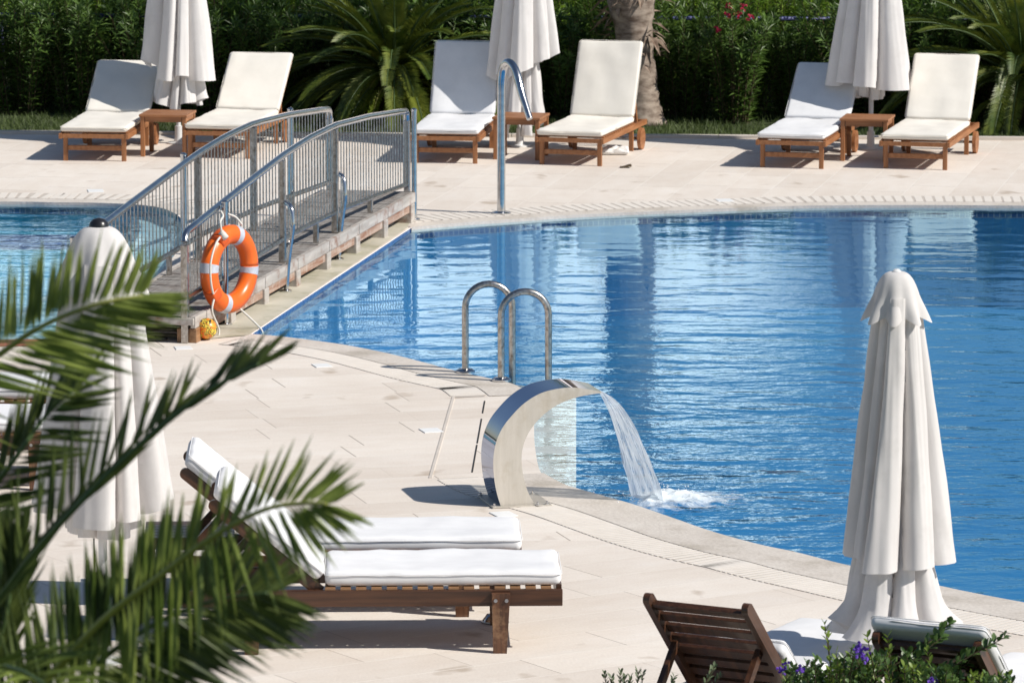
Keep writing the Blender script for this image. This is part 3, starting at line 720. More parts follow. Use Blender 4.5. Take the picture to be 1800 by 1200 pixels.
# ------------------------------------------------------------------ ladder and massage tube
lad = thing('pool_ladder', 'arched steel pool ladder handrails standing at the pool edge behind the waterfall spout', 'pool ladder', G(850, 662))
for (px, py) in ((818, 655), (881, 670)):
    b = G(px, py) - lad.location; Hh, sp_ = .465, .33
    pts = [(0, 0, 0), (0, 0, .2), (0, 0, Hh)] + [(sp_ / 2 - sp_ / 2 * math.cos(a), 0.02 * (1 - math.cos(a)), Hh + sp_ / 2 * math.sin(a)) for a in [math.pi * i / 14 for i in range(1, 14)]] + [(sp_, .04, Hh), (sp_, .04, 0), (sp_, .04, -.9)]
    h = MB().tube([Vector(p) + b for p in pts], .0245, 14).build('handrail', M['steel_old'], lad, True, 50)
    MB().lathe([(.002, 0), (.068, 0), (.068, .01), (.05, .022), (.026, .026), (.002, .026)], 20, (b.x, b.y, .006)).build('flange', M['steel'], h, True, 40)
b1, b2 = G(818, 655) - lad.location, G(881, 670) - lad.location
for z in (-.22, -.48, -.74):
    MB().tube([b1 + Vector((.33, .04, z)), b2 + Vector((.33, .04, z))], .03, 8).build('rung', M['steel_old'], lad, True, 50)
jet = thing('water_jet_tube', 'tall bent steel water jet tube standing at the far pool edge', 'water jet', G(881, 376))
pts = spline3([(0, 0, .0), (0, 0, .5), (0, 0, 1.0), (.004, -.01, 1.18), (.025, -.05, 1.285), (.07, -.13, 1.325), (.125, -.23, 1.26), (.175, -.33, 1.08), (.215, -.40, .96), (.245, -.45, .875)], 6)
rr = [.036 if i < len(pts) - 16 else .036 - .010 * (i - len(pts) + 16) / 16 for i in range(len(pts))]
MB().tube(pts, rr, 16).build('tube', M['steel'], jet, True, 50)
MB().lathe([(.002, 0), (.085, 0), (.085, .008), (.04, .02), (.002, .02)], 20, (0, 0, .006)).build('flange', M['steel'], jet, True, 40)

# ------------------------------------------------------------------ loungers
def rbox(lx, ly, lz, r, nx=16, ny=8, disp=None):
    def ax(h, rr, n):
        rr = min(rr, h * .98); i = [-h, -h + rr * .25, -h + rr * .6, -h + rr]
        return i + [-h + rr + (2 * h - 2 * rr) * k / n for k in range(1, n)] + [-q for q in i[::-1]]
    X, Y, Z = ax(lx / 2, r, nx), ax(ly / 2, r, ny), ax(lz / 2, r, 1)
    idx = {}; vs = []; fs = []
    def vid(p):
        k = tuple(round(c, 5) for c in p)
        if k not in idx: idx[k] = len(vs); vs.append(Vector(p))
        return idx[k]
    def grid(A, B, f, flip):
        for i in range(len(A) - 1):
            for j in range(len(B) - 1):
                q = [f(A[i], B[j]), f(A[i + 1], B[j]), f(A[i + 1], B[j + 1]), f(A[i], B[j + 1])]
                if flip: q = q[::-1]
                fs.append(tuple(vid(p) for p in q))
    hx, hy, hz = X[-1], Y[-1], Z[-1]
    grid(X, Y, lambda a, b: (a, b, hz), False); grid(X, Y, lambda a, b: (a, b, -hz), True)
    grid(X, Z, lambda a, b: (a, -hy, b), False); grid(X, Z, lambda a, b: (a, hy, b), True)
    grid(Y, Z, lambda a, b: (hx, a, b), False); grid(Y, Z, lambda a, b: (-hx, a, b), True)
    out = []
    for v in vs:
        c = Vector((max(-hx + r, min(hx - r, v.x)), max(-hy + r, min(hy - r, v.y)), max(-hz + min(r, hz * .98), min(hz - min(r, hz * .98), v.z))))
        d = v - c
        p = c + d.normalized() * min(r, d.length if d.length < r else r) if d.length > 1e-6 else v.copy()
        if disp: p = disp(p)
        out.append(p)
    return out, fs

def lounger(label, group, px, rz, ang, near=False, cream=False, w=.68, backL=.78, seed=0, extra=0, back_shift=0.0, foot=None, over=None, wood=None, thick=None):
    rs = random.Random(seed)
    loc_ = foot if foot is not None else G(*px)
    t = thing('sun_lounger', label, 'sun lounger', loc_, rz, group)
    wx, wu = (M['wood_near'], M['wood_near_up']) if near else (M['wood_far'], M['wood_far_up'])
    cm = M['cush_cream'] if cream else M['cush_white']
    rh, rg, rt_ = (.335, .088, .040) if near else (.262, .050, .030)
    hinge = 1.27; FL = 2.02 if near else 1.72
    fx = (.28 if near else .05) if over is None else over
    hw = w / 2
    for s in (-1, 1):
        y0 = s * hw - (rt_ if s > 0 else 0)
        MB().box((0, y0, rh - rg), (FL, y0 + rt_, rh), bev=.004).build('side_rail', wx, t)
    for xx in (.0, FL - .03):
        MB().box((xx + .004, -hw + rt_ + .001, rh - rg + .006), (xx + .034, hw - rt_ - .001, rh + (.022 if xx == 0 and near else -.004)), bev=.003).build('end_rail', wx, t)
    mb = MB(); x = .06
    while x < hinge - .05:
        mb.box((x, -hw + .012, rh + .001), (x + .055, hw - .012, rh + .013)); x += .082
    mb.build('seat_slats', M['wood_honey'] if near else wx, t)
    lx = .098 if near else .036
    for xx, rear in ((fx, 0), (1.60 if near else 1.28, 1)):
        for s in (-1, 1):
            ly0 = s * (hw + .004) if near else s * (hw - rt_ - .004)
            y0, y1 = (ly0, ly0 + s * .042) if near else (ly0 - s * .04, ly0)
            y0, y1 = min(y0, y1), max(y0, y1)
            zt = rh - .012 if near else rh - .012
            mb = MB(); tp_ = .018 if near else .004
            mb.add([(xx + tp_, y0, 0), (xx + lx - tp_ * .4, y0, 0), (xx + lx - tp_ * .4, y1, 0), (xx + tp_, y1, 0),
                    (xx, y0, zt), (xx + lx, y0, zt), (xx + lx, y1, zt), (xx, y1, zt)],
                   [(0, 3, 2, 1), (4, 5, 6, 7), (0, 1, 5, 4), (1, 2, 6, 5), (2, 3, 7, 6), (3, 0, 4, 7)])
            lg = mb.build('leg', wu, t)
            if near and s < 0 or near and s > 0:
                for bx in (.02, .078):
                    yb = y0 if s < 0 else y1
                    MB().tube([(xx + bx, yb - .008 if s < 0 else yb + .008, rh - .048), (xx + bx, yb, rh - .048)], .0105, 8).build('bolt', M['steel'], lg)
    if near:
        MB().box((1.62, -hw + rt_ + .002, .10), (1.66, hw - rt_ - .002, .15), bev=.004).build('stretcher', wx, t)
    else:
        MB().box((fx + .008, -hw + rt_ + .045, .10), (fx + .032, hw - rt_ - .045, .145), bev=.003).build('stretcher', wx, t)
        for s in (-1, 1):
            wy = s * (hw - .055)
            wl = MB(); wl.tube([(1.44, s * (hw - .008), .105), (1.44, s * (hw + .026), .105)], .105, 20).build('wheel', wx, t, True, 40)
        MB().tube([(1.44, -hw + .01, .105), (1.44, hw - .01, .105)], .013, 8).build('axle', M['steel_old'], t, True)
        for s in (-1, 1):
            y0 = s * (hw - .012) - .010
            MB().box((1.40, y0 - .01, .08), (1.48, y0 + .01, rh - .061), bev=.003).build('wheel_bracket', wx, t)
    # backrest hinged on the frame
    bm_ = Matrix.Translation((hinge, 0, rh + .006)) @ Matrix.Rotation(-ang, 4, 'Y')
    hb = hw - rt_ - .012 if near else hw - rt_ - .008
    fr = bpy.data.objects.new('backrest', None); COL.objects.link(fr); fr.parent = t; fr.matrix_local = bm_
    for s in (-1, 1):
        y0 = s * hb - (.034 if s > 0 else 0)
        if near:
            mb = MB(); prof = [(0, -.062), (backL - .03, -.062)] + [(backL - .03 + .031 * math.sin(a), -.031 - .031 * math.cos(a)) for a in [math.pi * k / 8 for k in range(1, 8)]] + [(backL - .03, 0), (0, 0)]
            n = len(prof)
            mb.add([(a, y0, b) for a, b in prof] + [(a, y0 + .034, b) for a, b in prof], [tuple(range(n)), tuple(range(2 * n - 1, n - 1, -1))] + [(i, n + i, n + (i + 1) % n, (i + 1) % n) for i in range(n)])
            mb.build('stile', wx, fr)
        else:
            MB().box((0, y0, -.045), (backL, y0 + .034, 0), bev=.004).build('stile', wx, fr)
    mb = MB(); k = 8; st = (backL - .05) / k
    for i in range(k):
        xx = .02 + i * st
        mb.box((xx, -hb + .034, -.030), (xx + st * .66, hb - .034, -.010), bev=.002)
    mb.box((backL - .07, -hb + .034, -.05), (backL - .045, hb - .034, -.032), bev=.002)
    mb.build('back_slats', wx, fr)
    for s in (-1, 1):
        c0 = bm_ @ Vector((.42, 0, -.05)); yb = s * (hb - .055)
        d0 = Vector((c0.x, yb, c0.z)); d1 = Vector((min(hinge + .62, FL - .06), yb, rh - .05))
        dr = (d1 - d0).normalized(); pr = dr.cross(Vector((0, 1, 0))).normalized() * .02; yy = Vector((0, .014, 0))
        MB().add([d0 - pr - yy, d0 + pr - yy, d0 + pr + yy, d0 - pr + yy, d1 - pr - yy, d1 + pr - yy, d1 + pr + yy, d1 - pr + yy],
                 [(0, 3, 2, 1), (4, 5, 6, 7), (0, 1, 5, 4), (1, 2, 6, 5), (2, 3, 7, 6), (3, 0, 4, 7)]).build('prop_bar', wx, t)
    # cushions
    th = thick or (.085 if near else .056); cw = w - (.05 if near else .03)
    off = Vector((seed * 3.1, seed * 1.7, 0))
    def dsp(p):
        q = p.copy()
        if q.z > 0:
            edge = min(1, (cw / 2 - abs(q.y)) / .1)
            q.z += .008 * noise.noise((Vector((q.x * 3.2, q.y * 8, 0)) + off)) + .006 * noise.noise((Vector((q.x * 13, q.y * 4, 1)) + off)) + .004 * noise.noise((Vector((q.x * 27, q.y * 9, 3)) + off)) - .010 * max(0, 1 - abs(q.y) / (cw * .35)) * (1 if near else .5)
        q.y += .005 * noise.noise(Vector((q.x * 6, q.z * 10, 5)) + off)
        return q
    sl0 = hinge - .012
    vs, fs = rbox(sl0, cw, th, .034 if near else .026, 18, 9, dsp)
    MB().add([v + Vector((sl0 / 2 + .006, 0, rh + .015 + th / 2)) for v in vs], fs).build('seat_cushion', cm, t, True)
    sc_ = t.children[-1]
    def piping(lx_, ly_, zc, cx_, par, mtx=None):
        lp2 = []
        for (ax_, ay_, a0) in ((1, 1, 0), (-1, 1, 90), (-1, -1, 180), (1, -1, 270)):
            for k in range(5):
                a = R(a0 + 22.5 * k); lp2.append(Vector((cx_ + ax_ * (lx_ / 2 - .03) + .0335 * math.cos(a), ay_ * (ly_ / 2 - .03) + .0335 * math.sin(a), zc)))
        lp2.append(lp2[0].copy()); MB().tube(lp2, .0026, 5, cap=False).build('piping', cm, par, True)
    piping(sl0, cw, rh + .015 + th * .74, sl0 / 2 + .006, sc_)
    bl_ = backL - .03 + extra
    vs, fs = rbox(bl_, cw - .01, th, .034 if near else .026, 12, 9, dsp)
    MB().add([v + Vector((bl_ / 2 + .05 - back_shift, 0, th / 2 + .002)) for v in vs], fs).build('back_cushion', cm, fr, True)
    piping(bl_, cw - .01, th * .74, bl_ / 2 + .05 - back_shift, fr.children[-1])
    return t

FG = 'sun loungers along the far side of the pool'
RZF = R(90 - 13)
def mid(a, b, z=0): return (G(*a) + G(*b)) / 2
def far_foot(a, b, rz):      # foot end of the frame from the feet of the two front legs
    m = mid(a, b); return m - Vector((math.cos(rz), math.sin(rz), 0)) * .07
for lab, a, b, rz, an, cr, sd_ in (
    ('cream sun lounger with half shaded backrest, leftmost in the far row', (107, 283), (227, 283), R(84), R(31), True, 1),
    ('sunlit cream sun lounger behind the footbridge railing, right of the left parasol', (325, 278), (445, 278), R(80), R(36), True, 2),
    ('white sun lounger with shaded upright backrest just beyond the end of the footbridge', (722, 288), (845, 286), R(83), R(58), False, 3),
    ('cream sun lounger with tall sunlit backrest standing before the palm trunk', (943, 290), (1064, 291), R(75), R(62), True, 4),
    ('white sun lounger with blue shaded low backrest left of the right parasol', (1332, 296), (1452, 295), R(76), R(34), False, 5),
    ('cream sun lounger right of the right parasol, rightmost in the far row', (1550, 297), (1668, 298), R(76), R(47), True, 6)):
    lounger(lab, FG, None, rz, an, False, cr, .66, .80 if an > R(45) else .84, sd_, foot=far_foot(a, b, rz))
NGp = 'dark stained sun loungers on the near deck'
def near_foot(px, py, rz):   # px,py: outer foot corner of the near leg; the leg is .28 m in from the end
    q = G(px, py); d = Vector((math.cos(rz), math.sin(rz), 0)); nrm = Vector((-d.y, d.x, 0))
    return q, d, nrm
for lab, px, py, sd_ in (
    ('dark wood sun lounger with thick white cushion, nearest of the two seen side on', 897, 1148, 11),
    ('dark wood sun lounger with white cushion just behind the nearest one, backrest raised', 830, 1084, 12),
    ('white cushioned lounger at the left edge, nearer of two behind the palm leaves', 78, 862, 13),
    ('farther white cushioned lounger at the left edge, mostly hidden by palm leaves', 30, 800, 14)):
    rz = R(181.5); q, d, nrm = near_foot(px, py, rz)
    # nrm points to the camera side for rz near 180 deg
    loc_ = q - d * .28 - nrm * (.34 + .046)
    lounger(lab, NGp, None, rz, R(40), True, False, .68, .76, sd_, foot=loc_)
# the two at the lower right, seen from behind
def back_lounger(lab, hx, hy, az, an, sd_, w=.62, **kw):
    hz_ = .335; q = G(hx, hy, hz_)              # left hinge corner
    d = Vector((math.cos(az), math.sin(az), 0)) # from head to foot
    rgt = Vector((d.y, -d.x, 0))
    c = q + rgt * (w / 2); c.z = 0
    foot = c + d * 1.27
    lounger(lab, NGp, None, az + math.pi, an, True, False, w, .78, sd_, foot=Vector((foot.x, foot.y, 0)), **kw)
back_lounger('dark slatted lounger seen from behind, cushion slumped on its seat, bottom right', 1206, 1196, R(62), R(45), 21, .66, back_shift=.30, extra=-.16)
back_lounger('dark lounger seen from behind with white cushion over its top edge, behind the flowering shrub', 1596, 1258, R(64), R(43), 22, .64, extra=.01, thick=.065)

# ------------------------------------------------------------------ side tables
def table(label, c, rz, near=False, sz=.46, h=.40):
    t = thing('side_table', label, 'side table', c, rz, 'wooden side tables between the loungers')
    wx, wu = (M['wood_near'], M['wood_near_up']) if near else (M['wood_far'], M['wood_far_up'])
    mb = MB(); k = 6; wd = sz / k
    for i in range(k): mb.box((-sz / 2, -sz / 2 + i * wd, h - .022), (sz / 2, -sz / 2 + (i + 1) * wd - .006, h), bev=.003)
    mb.build('table_top', wx, t)
    for sx in (-1, 1):
        for sy in (-1, 1):
            cx, cy = sx * (sz / 2 - .03), sy * (sz / 2 - .03)
            MB().box((cx - .020, cy - .020, 0), (cx + .020, cy + .020, h - .023), bev=.004).build('leg', wu, t)
    for s in (-1, 1):
        MB().box((-sz / 2 + .056, s * (sz / 2 - .03) - .012, h - .070), (sz / 2 - .056, s * (sz / 2 - .03) + .012, h - .024)).build('apron', wx, t)
        MB().box((s * (sz / 2 - .03) - .012, -sz / 2 + .056, h - .070), (s * (sz / 2 - .03) + .012, sz / 2 - .056, h - .024)).build('apron', wx, t)
    return t
def table_at(label, a, b, rz):
    m = mid(a, b); d = Vector((math.cos(rz + math.pi / 2), math.sin(rz + math.pi / 2), 0))
    table(label, m + d * .20, rz)
table_at('orange wood side table under the left parasol in the far row', (246, 276), (330, 276), R(-8))
table_at('orange wood side table under the middle parasol behind the steel jet tube', (866, 281), (950, 281), R(-12))
table_at('orange wood side table under the right parasol in the far row', (1475, 284), (1562, 284), R(-12))
table('dark wood side table behind the palm leaves beside the near left parasol', G(335, 1040), R(3), True, .50, .36)

# ------------------------------------------------------------------ closed parasols
def parasol(label, base, Ht, zhem, Rb, Rt, seed, cm, cap_h=.22, cap_r=.16, inner=None, finial=False, hem_j=.05, tw=.3, ph=None, hem_tilt=0.0, zcap=0.0):
    rs = random.Random(seed); N = 8
    t = thing('closed_parasol', label, 'parasol', base, 0, 'closed white parasols')
    MB().tube([(0, 0, 0), (0, 0, Ht - .03)], .023, 12).build('pole', M['white_metal'], t, True, 40)
    st = MB().lathe([(.002, .0), (.11, .0), (.11, .012), (.045, .02), (.036, .06), (.036, .17), (.025, .172), (.002, .172)], 20, (0, 0, .001)).build('socket', M['white_metal'], t, True, 40)
    MB().tube([(.03, 0, .12), (.075, 0, .12)], .008, 8).build('clamp_screw', M['steel'], st, True, 40)
    ph = rs.uniform(0, 6) if ph is None else ph
    amp = [rs.uniform(.80, 1.12) for _ in range(N)]; hem = [rs.uniform(-1, 1) for _ in range(N)]; wid = [rs.uniform(-.22, .22) for _ in range(N)]
    fo = [rs.uniform(.35, .62) for _ in range(N)]
    def shell(z0, z1, r0, r1, name, par, depth=1.0, hemj=hem_j, seedo=0, nz=26, flare=0.0, tilt=0.0):
        NA = 176; rings = []
        for j in range(nz + 1):
            tt = j / nz; ring = []
            for k in range(NA):
                th = 2 * math.pi * k / NA
                u = (th + ph + seedo + tw * tt) / (2 * math.pi) * N
                u += .16 * math.sin(u * 2 * math.pi / N * 3 + seed + seedo)
                li = int(math.floor(u)) % N; f = u - math.floor(u)
                c = abs(2 * f - 1) ** 4.5                              # 0 on the panel, 1 in the crease
                # panel edges lean to one side, as rolled cloth does
                lean = (.20 + .08 * ((li * 37) % 5) / 4) * (f - .5) * (1 if (li * 3 + seed) % 5 < 3 else -1) * min(1, .3 + tt)
                aa = amp[li] * (1 - c * .5) + (c * .5)
                Rr = r0 + (r1 - r0) * tt ** .92 + flare * max(0, tt - .75) ** 2 * 8
                dp = fo[li] * depth * (.25 + .75 * min(1, tt * 2.2))
                r = Rr * aa * (1 - dp * c + lean)
                r += .006 * noise.noise(Vector((math.cos(th) * 4, math.sin(th) * 4, tt * 5 + seed))) + (.002 + .005 * tt) * noise.noise(Vector((math.cos(th) * 11, math.sin(th) * 11, tt * 1.8 + seed)))
                zz = z0 + (z1 + hemj * hem[(li + int(seedo)) % N] * (1 - .6 * c) - hemj * .5 * c + tilt * math.cos(th) - z0) * tt
                ring.append(Vector((r * math.cos(th), r * math.sin(th), zz)))
            rings.append(ring)
        mb_ = MB().tube_rings(rings, cap=False)
        return mb_.build(name, cm, par, True, 62)
    ztop = Ht - cap_h * .55
    can = shell(ztop, zhem, Rt, Rb, 'canopy', t, tilt=hem_tilt)
    if inner: shell(zhem + .30, inner[0], Rb * .40, inner[1], 'inner_folds', can, depth=.9, hemj=inner[2], seedo=2, nz=14, flare=inner[3] if len(inner) > 3 else 0)
    # scalloped vent cap
    NA = 96; rings = []
    for j in range(13):
        tt = j / 12; ring = []
        for k in range(NA):
            th = 2 * math.pi * k / NA; sc = .5 + .5 * math.cos(th * N + ph)
            r = .012 + (cap_r - .012) * (tt ** .62) * (1 + .20 * (sc - .5) * tt)
            r += .03 * max(0, tt - .7) / .3 * (sc)
            ring.append(Vector((r * math.cos(th), r * math.sin(th), Ht + .0 - cap_h * tt ** 1.9 - .034 * sc * tt * tt)))
        rings.append(ring)
    MB().tube_rings(rings, cap=False).build('vent_cap', cm, t, True, 60)
    if finial:
        MB().lathe([(.045, 0), (.052, .008), (.048, .03), (.03, .048), (.002, .055)], 18, (0, 0, Ht - .012)).build('finial', M['black'], t, True, 50)
    else:
        MB().lathe([(.02, 0), (.022, .008), (.012, .018), (.002, .02)], 14, (0, 0, Ht - .006)).build('finial', M['white_metal'], t, True, 50)
    return t
um_r = parasol('closed off-white parasol with scalloped cap standing in front of the pool at the right', G(1567, 1296), 2.33, .92, .305, .115, 3, M['canvas'], .215, .135, inner=(.55, .275, .06, .16), hem_j=.05, ph=1.1)
um_l = parasol('closed white parasol with black finial behind the palm leaves at the left', G(183, 1163), 2.32, .84, .42, .20, 8, M['canvas'], .33, .215, inner=(.70, .20, .03), finial=True, hem_j=.05, tw=.15, ph=.4)
parasol('closed white parasol, leftmost of the far row, lower cloth bunched above the side table', G(309, 262) + Vector((0, .45, 0)), 2.5, .70, .325, .14, 5, M['canvas_far'], inner=(.40, .25, .05), hem_j=.09, hem_tilt=-.04)
parasol('closed white parasol, middle of the far row, with drooping lower cloth', G(914, 268) + Vector((0, .5, 0)), 2.5, .76, .36, .14, 6, M['canvas_far'], inner=(.18, .22, .12, .05), hem_j=.09, hem_tilt=.12)
parasol('closed white parasol with even hem, rightmost of the far row', G(1536, 272) + Vector((0, .45, 0)), 2.5, .64, .44, .15, 7, M['canvas_far'], inner=(.50, .16, .02), hem_j=.05)
cord = MB().tube([P(165, 930, 27.7), P(166, 1040, 27.68)], .004, 5)
cord.v = [v - um_l.location for v in cord.v]
cord.build('cord', M['black'], um_l)

# ------------------------------------------------------------------ small things on the deck
def cover(px, py, lab, s=.15, rz=.2, sy=None):
    t = thing('drain_cover', lab, 'drain cover', G(px, py), rz, 'white square covers in the paving')
    MB().box((-s / 2, -(sy or s) / 2, 0), (s / 2, (sy or s) / 2, .006), bev=.002).build('lid', M['plastic_white'], t)
cover(758, 757, 'white square cover in the paving left of the waterfall spout', .13, R(16), .16)
cover(885, 904, 'white square cover in the paving at the foot of the waterfall spout', .13, R(20), .16)
cover(566, 643, 'white square cover in the paving near the curved pool edge', .12, R(16), .15)
cover(322, 612, 'white square cover in the paving before the footbridge', .12, R(10), .15)
cover(1274, 353, 'white square cover at the far pool edge below the right loungers', .14, R(8), .2)
cover(168, 336, 'white square cover at the far edge of the small pool', .14, R(8), .2)
# long slot channel and a light joint left of the spout
a_, b_ = G(830, 830), G(853, 700)
dv = (b_ - a_); Ln = dv.length; ang_ = math.atan2(dv.y, dv.x)
t = thing('slot_drain', 'long narrow slot drain in the paving left of the waterfall spout', 'drain', a_, ang_)
for x0, x1 in ((0, .36), (.38, .72), (.80, .98)):
    MB().box((x0 * Ln * .98, -.0045, .0), (x1 * Ln * .98, .0045, .003)).build('slot', M['slot'], t)
o = MB().box((0, -.007, 0), ((G(798, 697) - G(757, 840)).length, .012, .004)).build('expansion_joint', M['kerb'], None)
o.location = G(757, 840); q = G(798, 697) - G(757, 840); o.rotation_euler = (0, 0, math.atan2(q.y, q.x)); tag(o, kind='structure')
# crumpled towel and small metal cap
mb = MB(); vs, fs = rbox(.26, .30, .05, .024, 14, 14, None)
mb.add([v + Vector((0, 0, .03 + .028 * noise.noise(Vector((v.x * 16, v.y * 14, 2))) * (1 if v.z > 0 else 0))) for v in vs], fs)
o = mb.build('towel', M['towel'], None, True); o.location = G(1081, 270); tag(o, 'crumpled white towel on the paving behind the wheeled lounger before the palm', 'towel')
mb = MB().lathe([(.002, .001), (.05, .001), (.048, .012), (.03, .035), (.02, .05), (.002, .052)], 16)
o = mb.build('metal_socket', M['steel'], None, True); o.location = G(862, 1094); tag(o, 'small round metal floor socket beside the leg of the nearest lounger', 'floor socket')
mb = MB(); vs, fs = rbox(.11, .07, .02, .009, 6, 4, None); mb.add([v + Vector((0, 0, .012 + .01 * math.sin(v.x * 40))) for v in vs], fs)
o = mb.build('dry_leaf', M['bark_dark'], None, True); o.location = G(1100, 295); tag(o, 'small dark dry leaf lying on the far paving below the palm', 'leaf')

# ------------------------------------------------------------------ plants
def shrub_mesh(seed, h=1.35, wd=.62, stems=60, lm='leaf_a', dens=.050, L=(.10, .17)):
    rs = random.Random(seed); leaf = MB(); stem = MB()
    for i in range(stems):
        a = rs.uniform(0, 6.283); rr = wd * math.sqrt(rs.random()) * .95
        b = Vector((math.cos(a) * rr * .45, math.sin(a) * rr * .45, 0)); hh = h * rs.uniform(.72, 1.04) * (1 - .25 * (rr / wd) ** 2)
        tpt = Vector((math.cos(a) * rr * 1.15, math.sin(a) * rr * 1.15, hh))
        m = (b + tpt) / 2 + Vector((math.cos(a) * rr * -.05, math.sin(a) * rr * -.05, .1))
        pts = spline3([b, m, tpt], 5)
        stem.tube(pts, [.006 - .004 * k / (len(pts) - 1) for k in range(len(pts))], 4, cap=False)
        d = 0.12 if rs.random() < .7 else .02; 
        while d < 1:
            k = d * (len(pts) - 1); i0 = min(int(k), len(pts) - 2); p = pts[i0].lerp(pts[i0 + 1], k - i0); tg = (pts[i0 + 1] - pts[i0]).normalized()
            a0 = rs.uniform(0, 6.28)
            nl = 3 if d < .93 else 6
            for q in range(nl):
                an = a0 + q * 6.283 / nl + rs.uniform(-.3, .3)
                sx = tg.orthogonal().normalized(); sy = tg.cross(sx)
                rad = sx * math.cos(an) + sy * math.sin(an)
                up = rs.uniform(.35, .9) if d < .93 else rs.uniform(.8, 1.8)
                dr = rad + tg * up
                LL = rs.uniform(*L)
                leaf.leaf(p, dr, dr.cross(tg), LL, LL * rs.uniform(.15, .22), rs.uniform(.02, .25))
            d += dens / hh * rs.uniform(.8, 1.3)
    return leaf, stem
def shrub(seed, lab, name, lm, grp, **kw):
    t = thing(name, lab, 'shrub', (0, 0, 0), 0, grp)
    lf, sm = shrub_mesh(seed, **kw)
    sm.build('stems', M['bark_dark'], t, True); lf.build('foliage', M[lm], t)
    return t
HG = 'oleander shrubs of the hedge behind the loungers'
protos = [shrub(100 + i, 'dark green narrow-leaved oleander shrub in the hedge', 'oleander_shrub', 'leaf_a', HG) for i in range(4)]
BG = 'lime green shrubs at the back of the hedge'
protob = [shrub(200 + i, 'lime green sunlit shrub at the back of the hedge', 'lime_shrub', 'leaf_b', BG, h=1.5, L=(.07, .11), stems=54) for i in range(3)]
used = set(); rh_ = random.Random(17)
def place(ps, i, x, y, rz, s):
    p = ps[i % len(ps)]
    o = p if (id(ps), i % len(ps)) not in used else copy_tree(p)
    used.add((id(ps), i % len(ps))); o.location = (x, y, -.03); o.rotation_euler = (0, 0, rz); o.scale = (s, s, s * rh_.uniform(.95, 1.08)); return o
hx = -6.2; i = 0
while hx < 6.4:
    hy = deck_far(hx) + 2.05 + rh_.uniform(-.12, .15)
    place(protos, i, hx, hy, rh_.uniform(0, 6.28), rh_.uniform(.88, 1.02) * (.86 if 1.25 < hx < 3.1 or -2.9 < hx < -2.0 or .2 < hx < .75 else 1.0)); hx += rh_.uniform(.52, .68); i += 1
hx = -6.6; i = 0
while hx < 6.8:
    place(protob, i, hx, deck_far(hx) + 3.15 + rh_.uniform(-.2, .25), rh_.uniform(0, 6.28), rh_.uniform(.85, .98)); 
    place(protob, i + 1, hx + .3, deck_far(hx) + 3.8 + rh_.uniform(-.2, .25), rh_.uniform(0, 6.28), rh_.uniform(.95, 1.1)); hx += rh_.uniform(.50, .62); i += 1
# oleander blossoms sit on one shrub of the hedge
bx_ = G(1292, 215, 0)
fl = thing('flowering_oleander', 'oleander shrub with crimson blossoms left of the right parasol', 'shrub', (P(1290, 100, deck_far(1.9) + 1.75).x, deck_far(1.9) + 1.62, -.03))
lf, sm = shrub_mesh(321, h=1.30, wd=.42, stems=34)
sm.build('stems', M['bark_dark'], fl, True); lf.build('foliage', M['leaf_a'], fl)
for (px, py) in ((1290, 18), (1306, 12), (1278, 27), (1318, 30), (1262, 52), (1296, 26), (1284, 10)):
    c = P(px, py, fl.location.y - .30) - fl.location; mb = MB()
    for k in range(9):
        a = rnd.uniform(0, 6.28); q = c + Vector((rnd.uniform(-.025, .025), rnd.uniform(-.02, .02), rnd.uniform(-.02, .02)))
        dr = Vector((math.cos(a), rnd.uniform(-.6, .2), math.sin(a))); mb.leaf(q, dr, dr.cross(Vector((0, 1, .1))), .036, .03, .05)
    mb.build('blossom', M['pink'], fl)
# the rail of a fence behind the hedge
fn = thing('fence', 'dull blue fence rail showing through the hedge', 'fence', (0, 0, 0))
mb = MB(); fy = lambda x: deck_far(x) + 2.5
pa, pb = P(350, 60, 53.2), P(1420, 58, 53.0)
MB().tube([Vector((-6, fy(-6), .93)), Vector((6, fy(6), .93))], .022, 8).build('rail', M['fence'], fn, True)
for x in (-5.2, -2.6, 0.05, 2.6, 5.2): MB().tube([(x, fy(x) + .03, -.03), (x, fy(x) + .03, .93)], .02, 8).build('post', M['fence'], fn, True)

# cycads
def frond(mb, rb_, base, d0, L, arch, LLf, n=34, w=.012, vang=.55, jitter=.1, rs=rnd):
    d0 = d0.normalized(); hz = Vector((d0.x, d0.y, 0)); hz = hz.normalized() if hz.length > 1e-4 else Vector((1, 0, 0))
    pts = []; p = base.copy(); d = d0.copy(); st = L / 14
    for i in range(15):
        pts.append(p.copy()); p += d * st; d = (d + Vector((0, 0, -arch / 14))).normalized()
    rb_.tube(pts, [.012 * (1 - i / 15) + .003 for i in range(15)], 4, cap=False)
    side = hz.cross(Vector((0, 0, 1))).normalized()
    for i in range(n):
        f = .10 + .9 * i / n; k = f * 14; i0 = min(int(k), 13); q = pts[i0].lerp(pts[i0 + 1], k - i0); tg = (pts[i0 + 1] - pts[i0]).normalized()
        nn = side.cross(tg).normalized()
        if nn.z < 0: nn = -nn
        ll = LLf * (math.sin(math.pi * (.12 + .80 * f)) ** .6)
        for s in (-1, 1):
            dr = side * s * .9 + tg * (.55 + .5 * f) + nn * vang + Vector((rs.uniform(-jitter, jitter),) * 3)
            mb.leaf(q, dr, tg, ll, w, .06, .3)
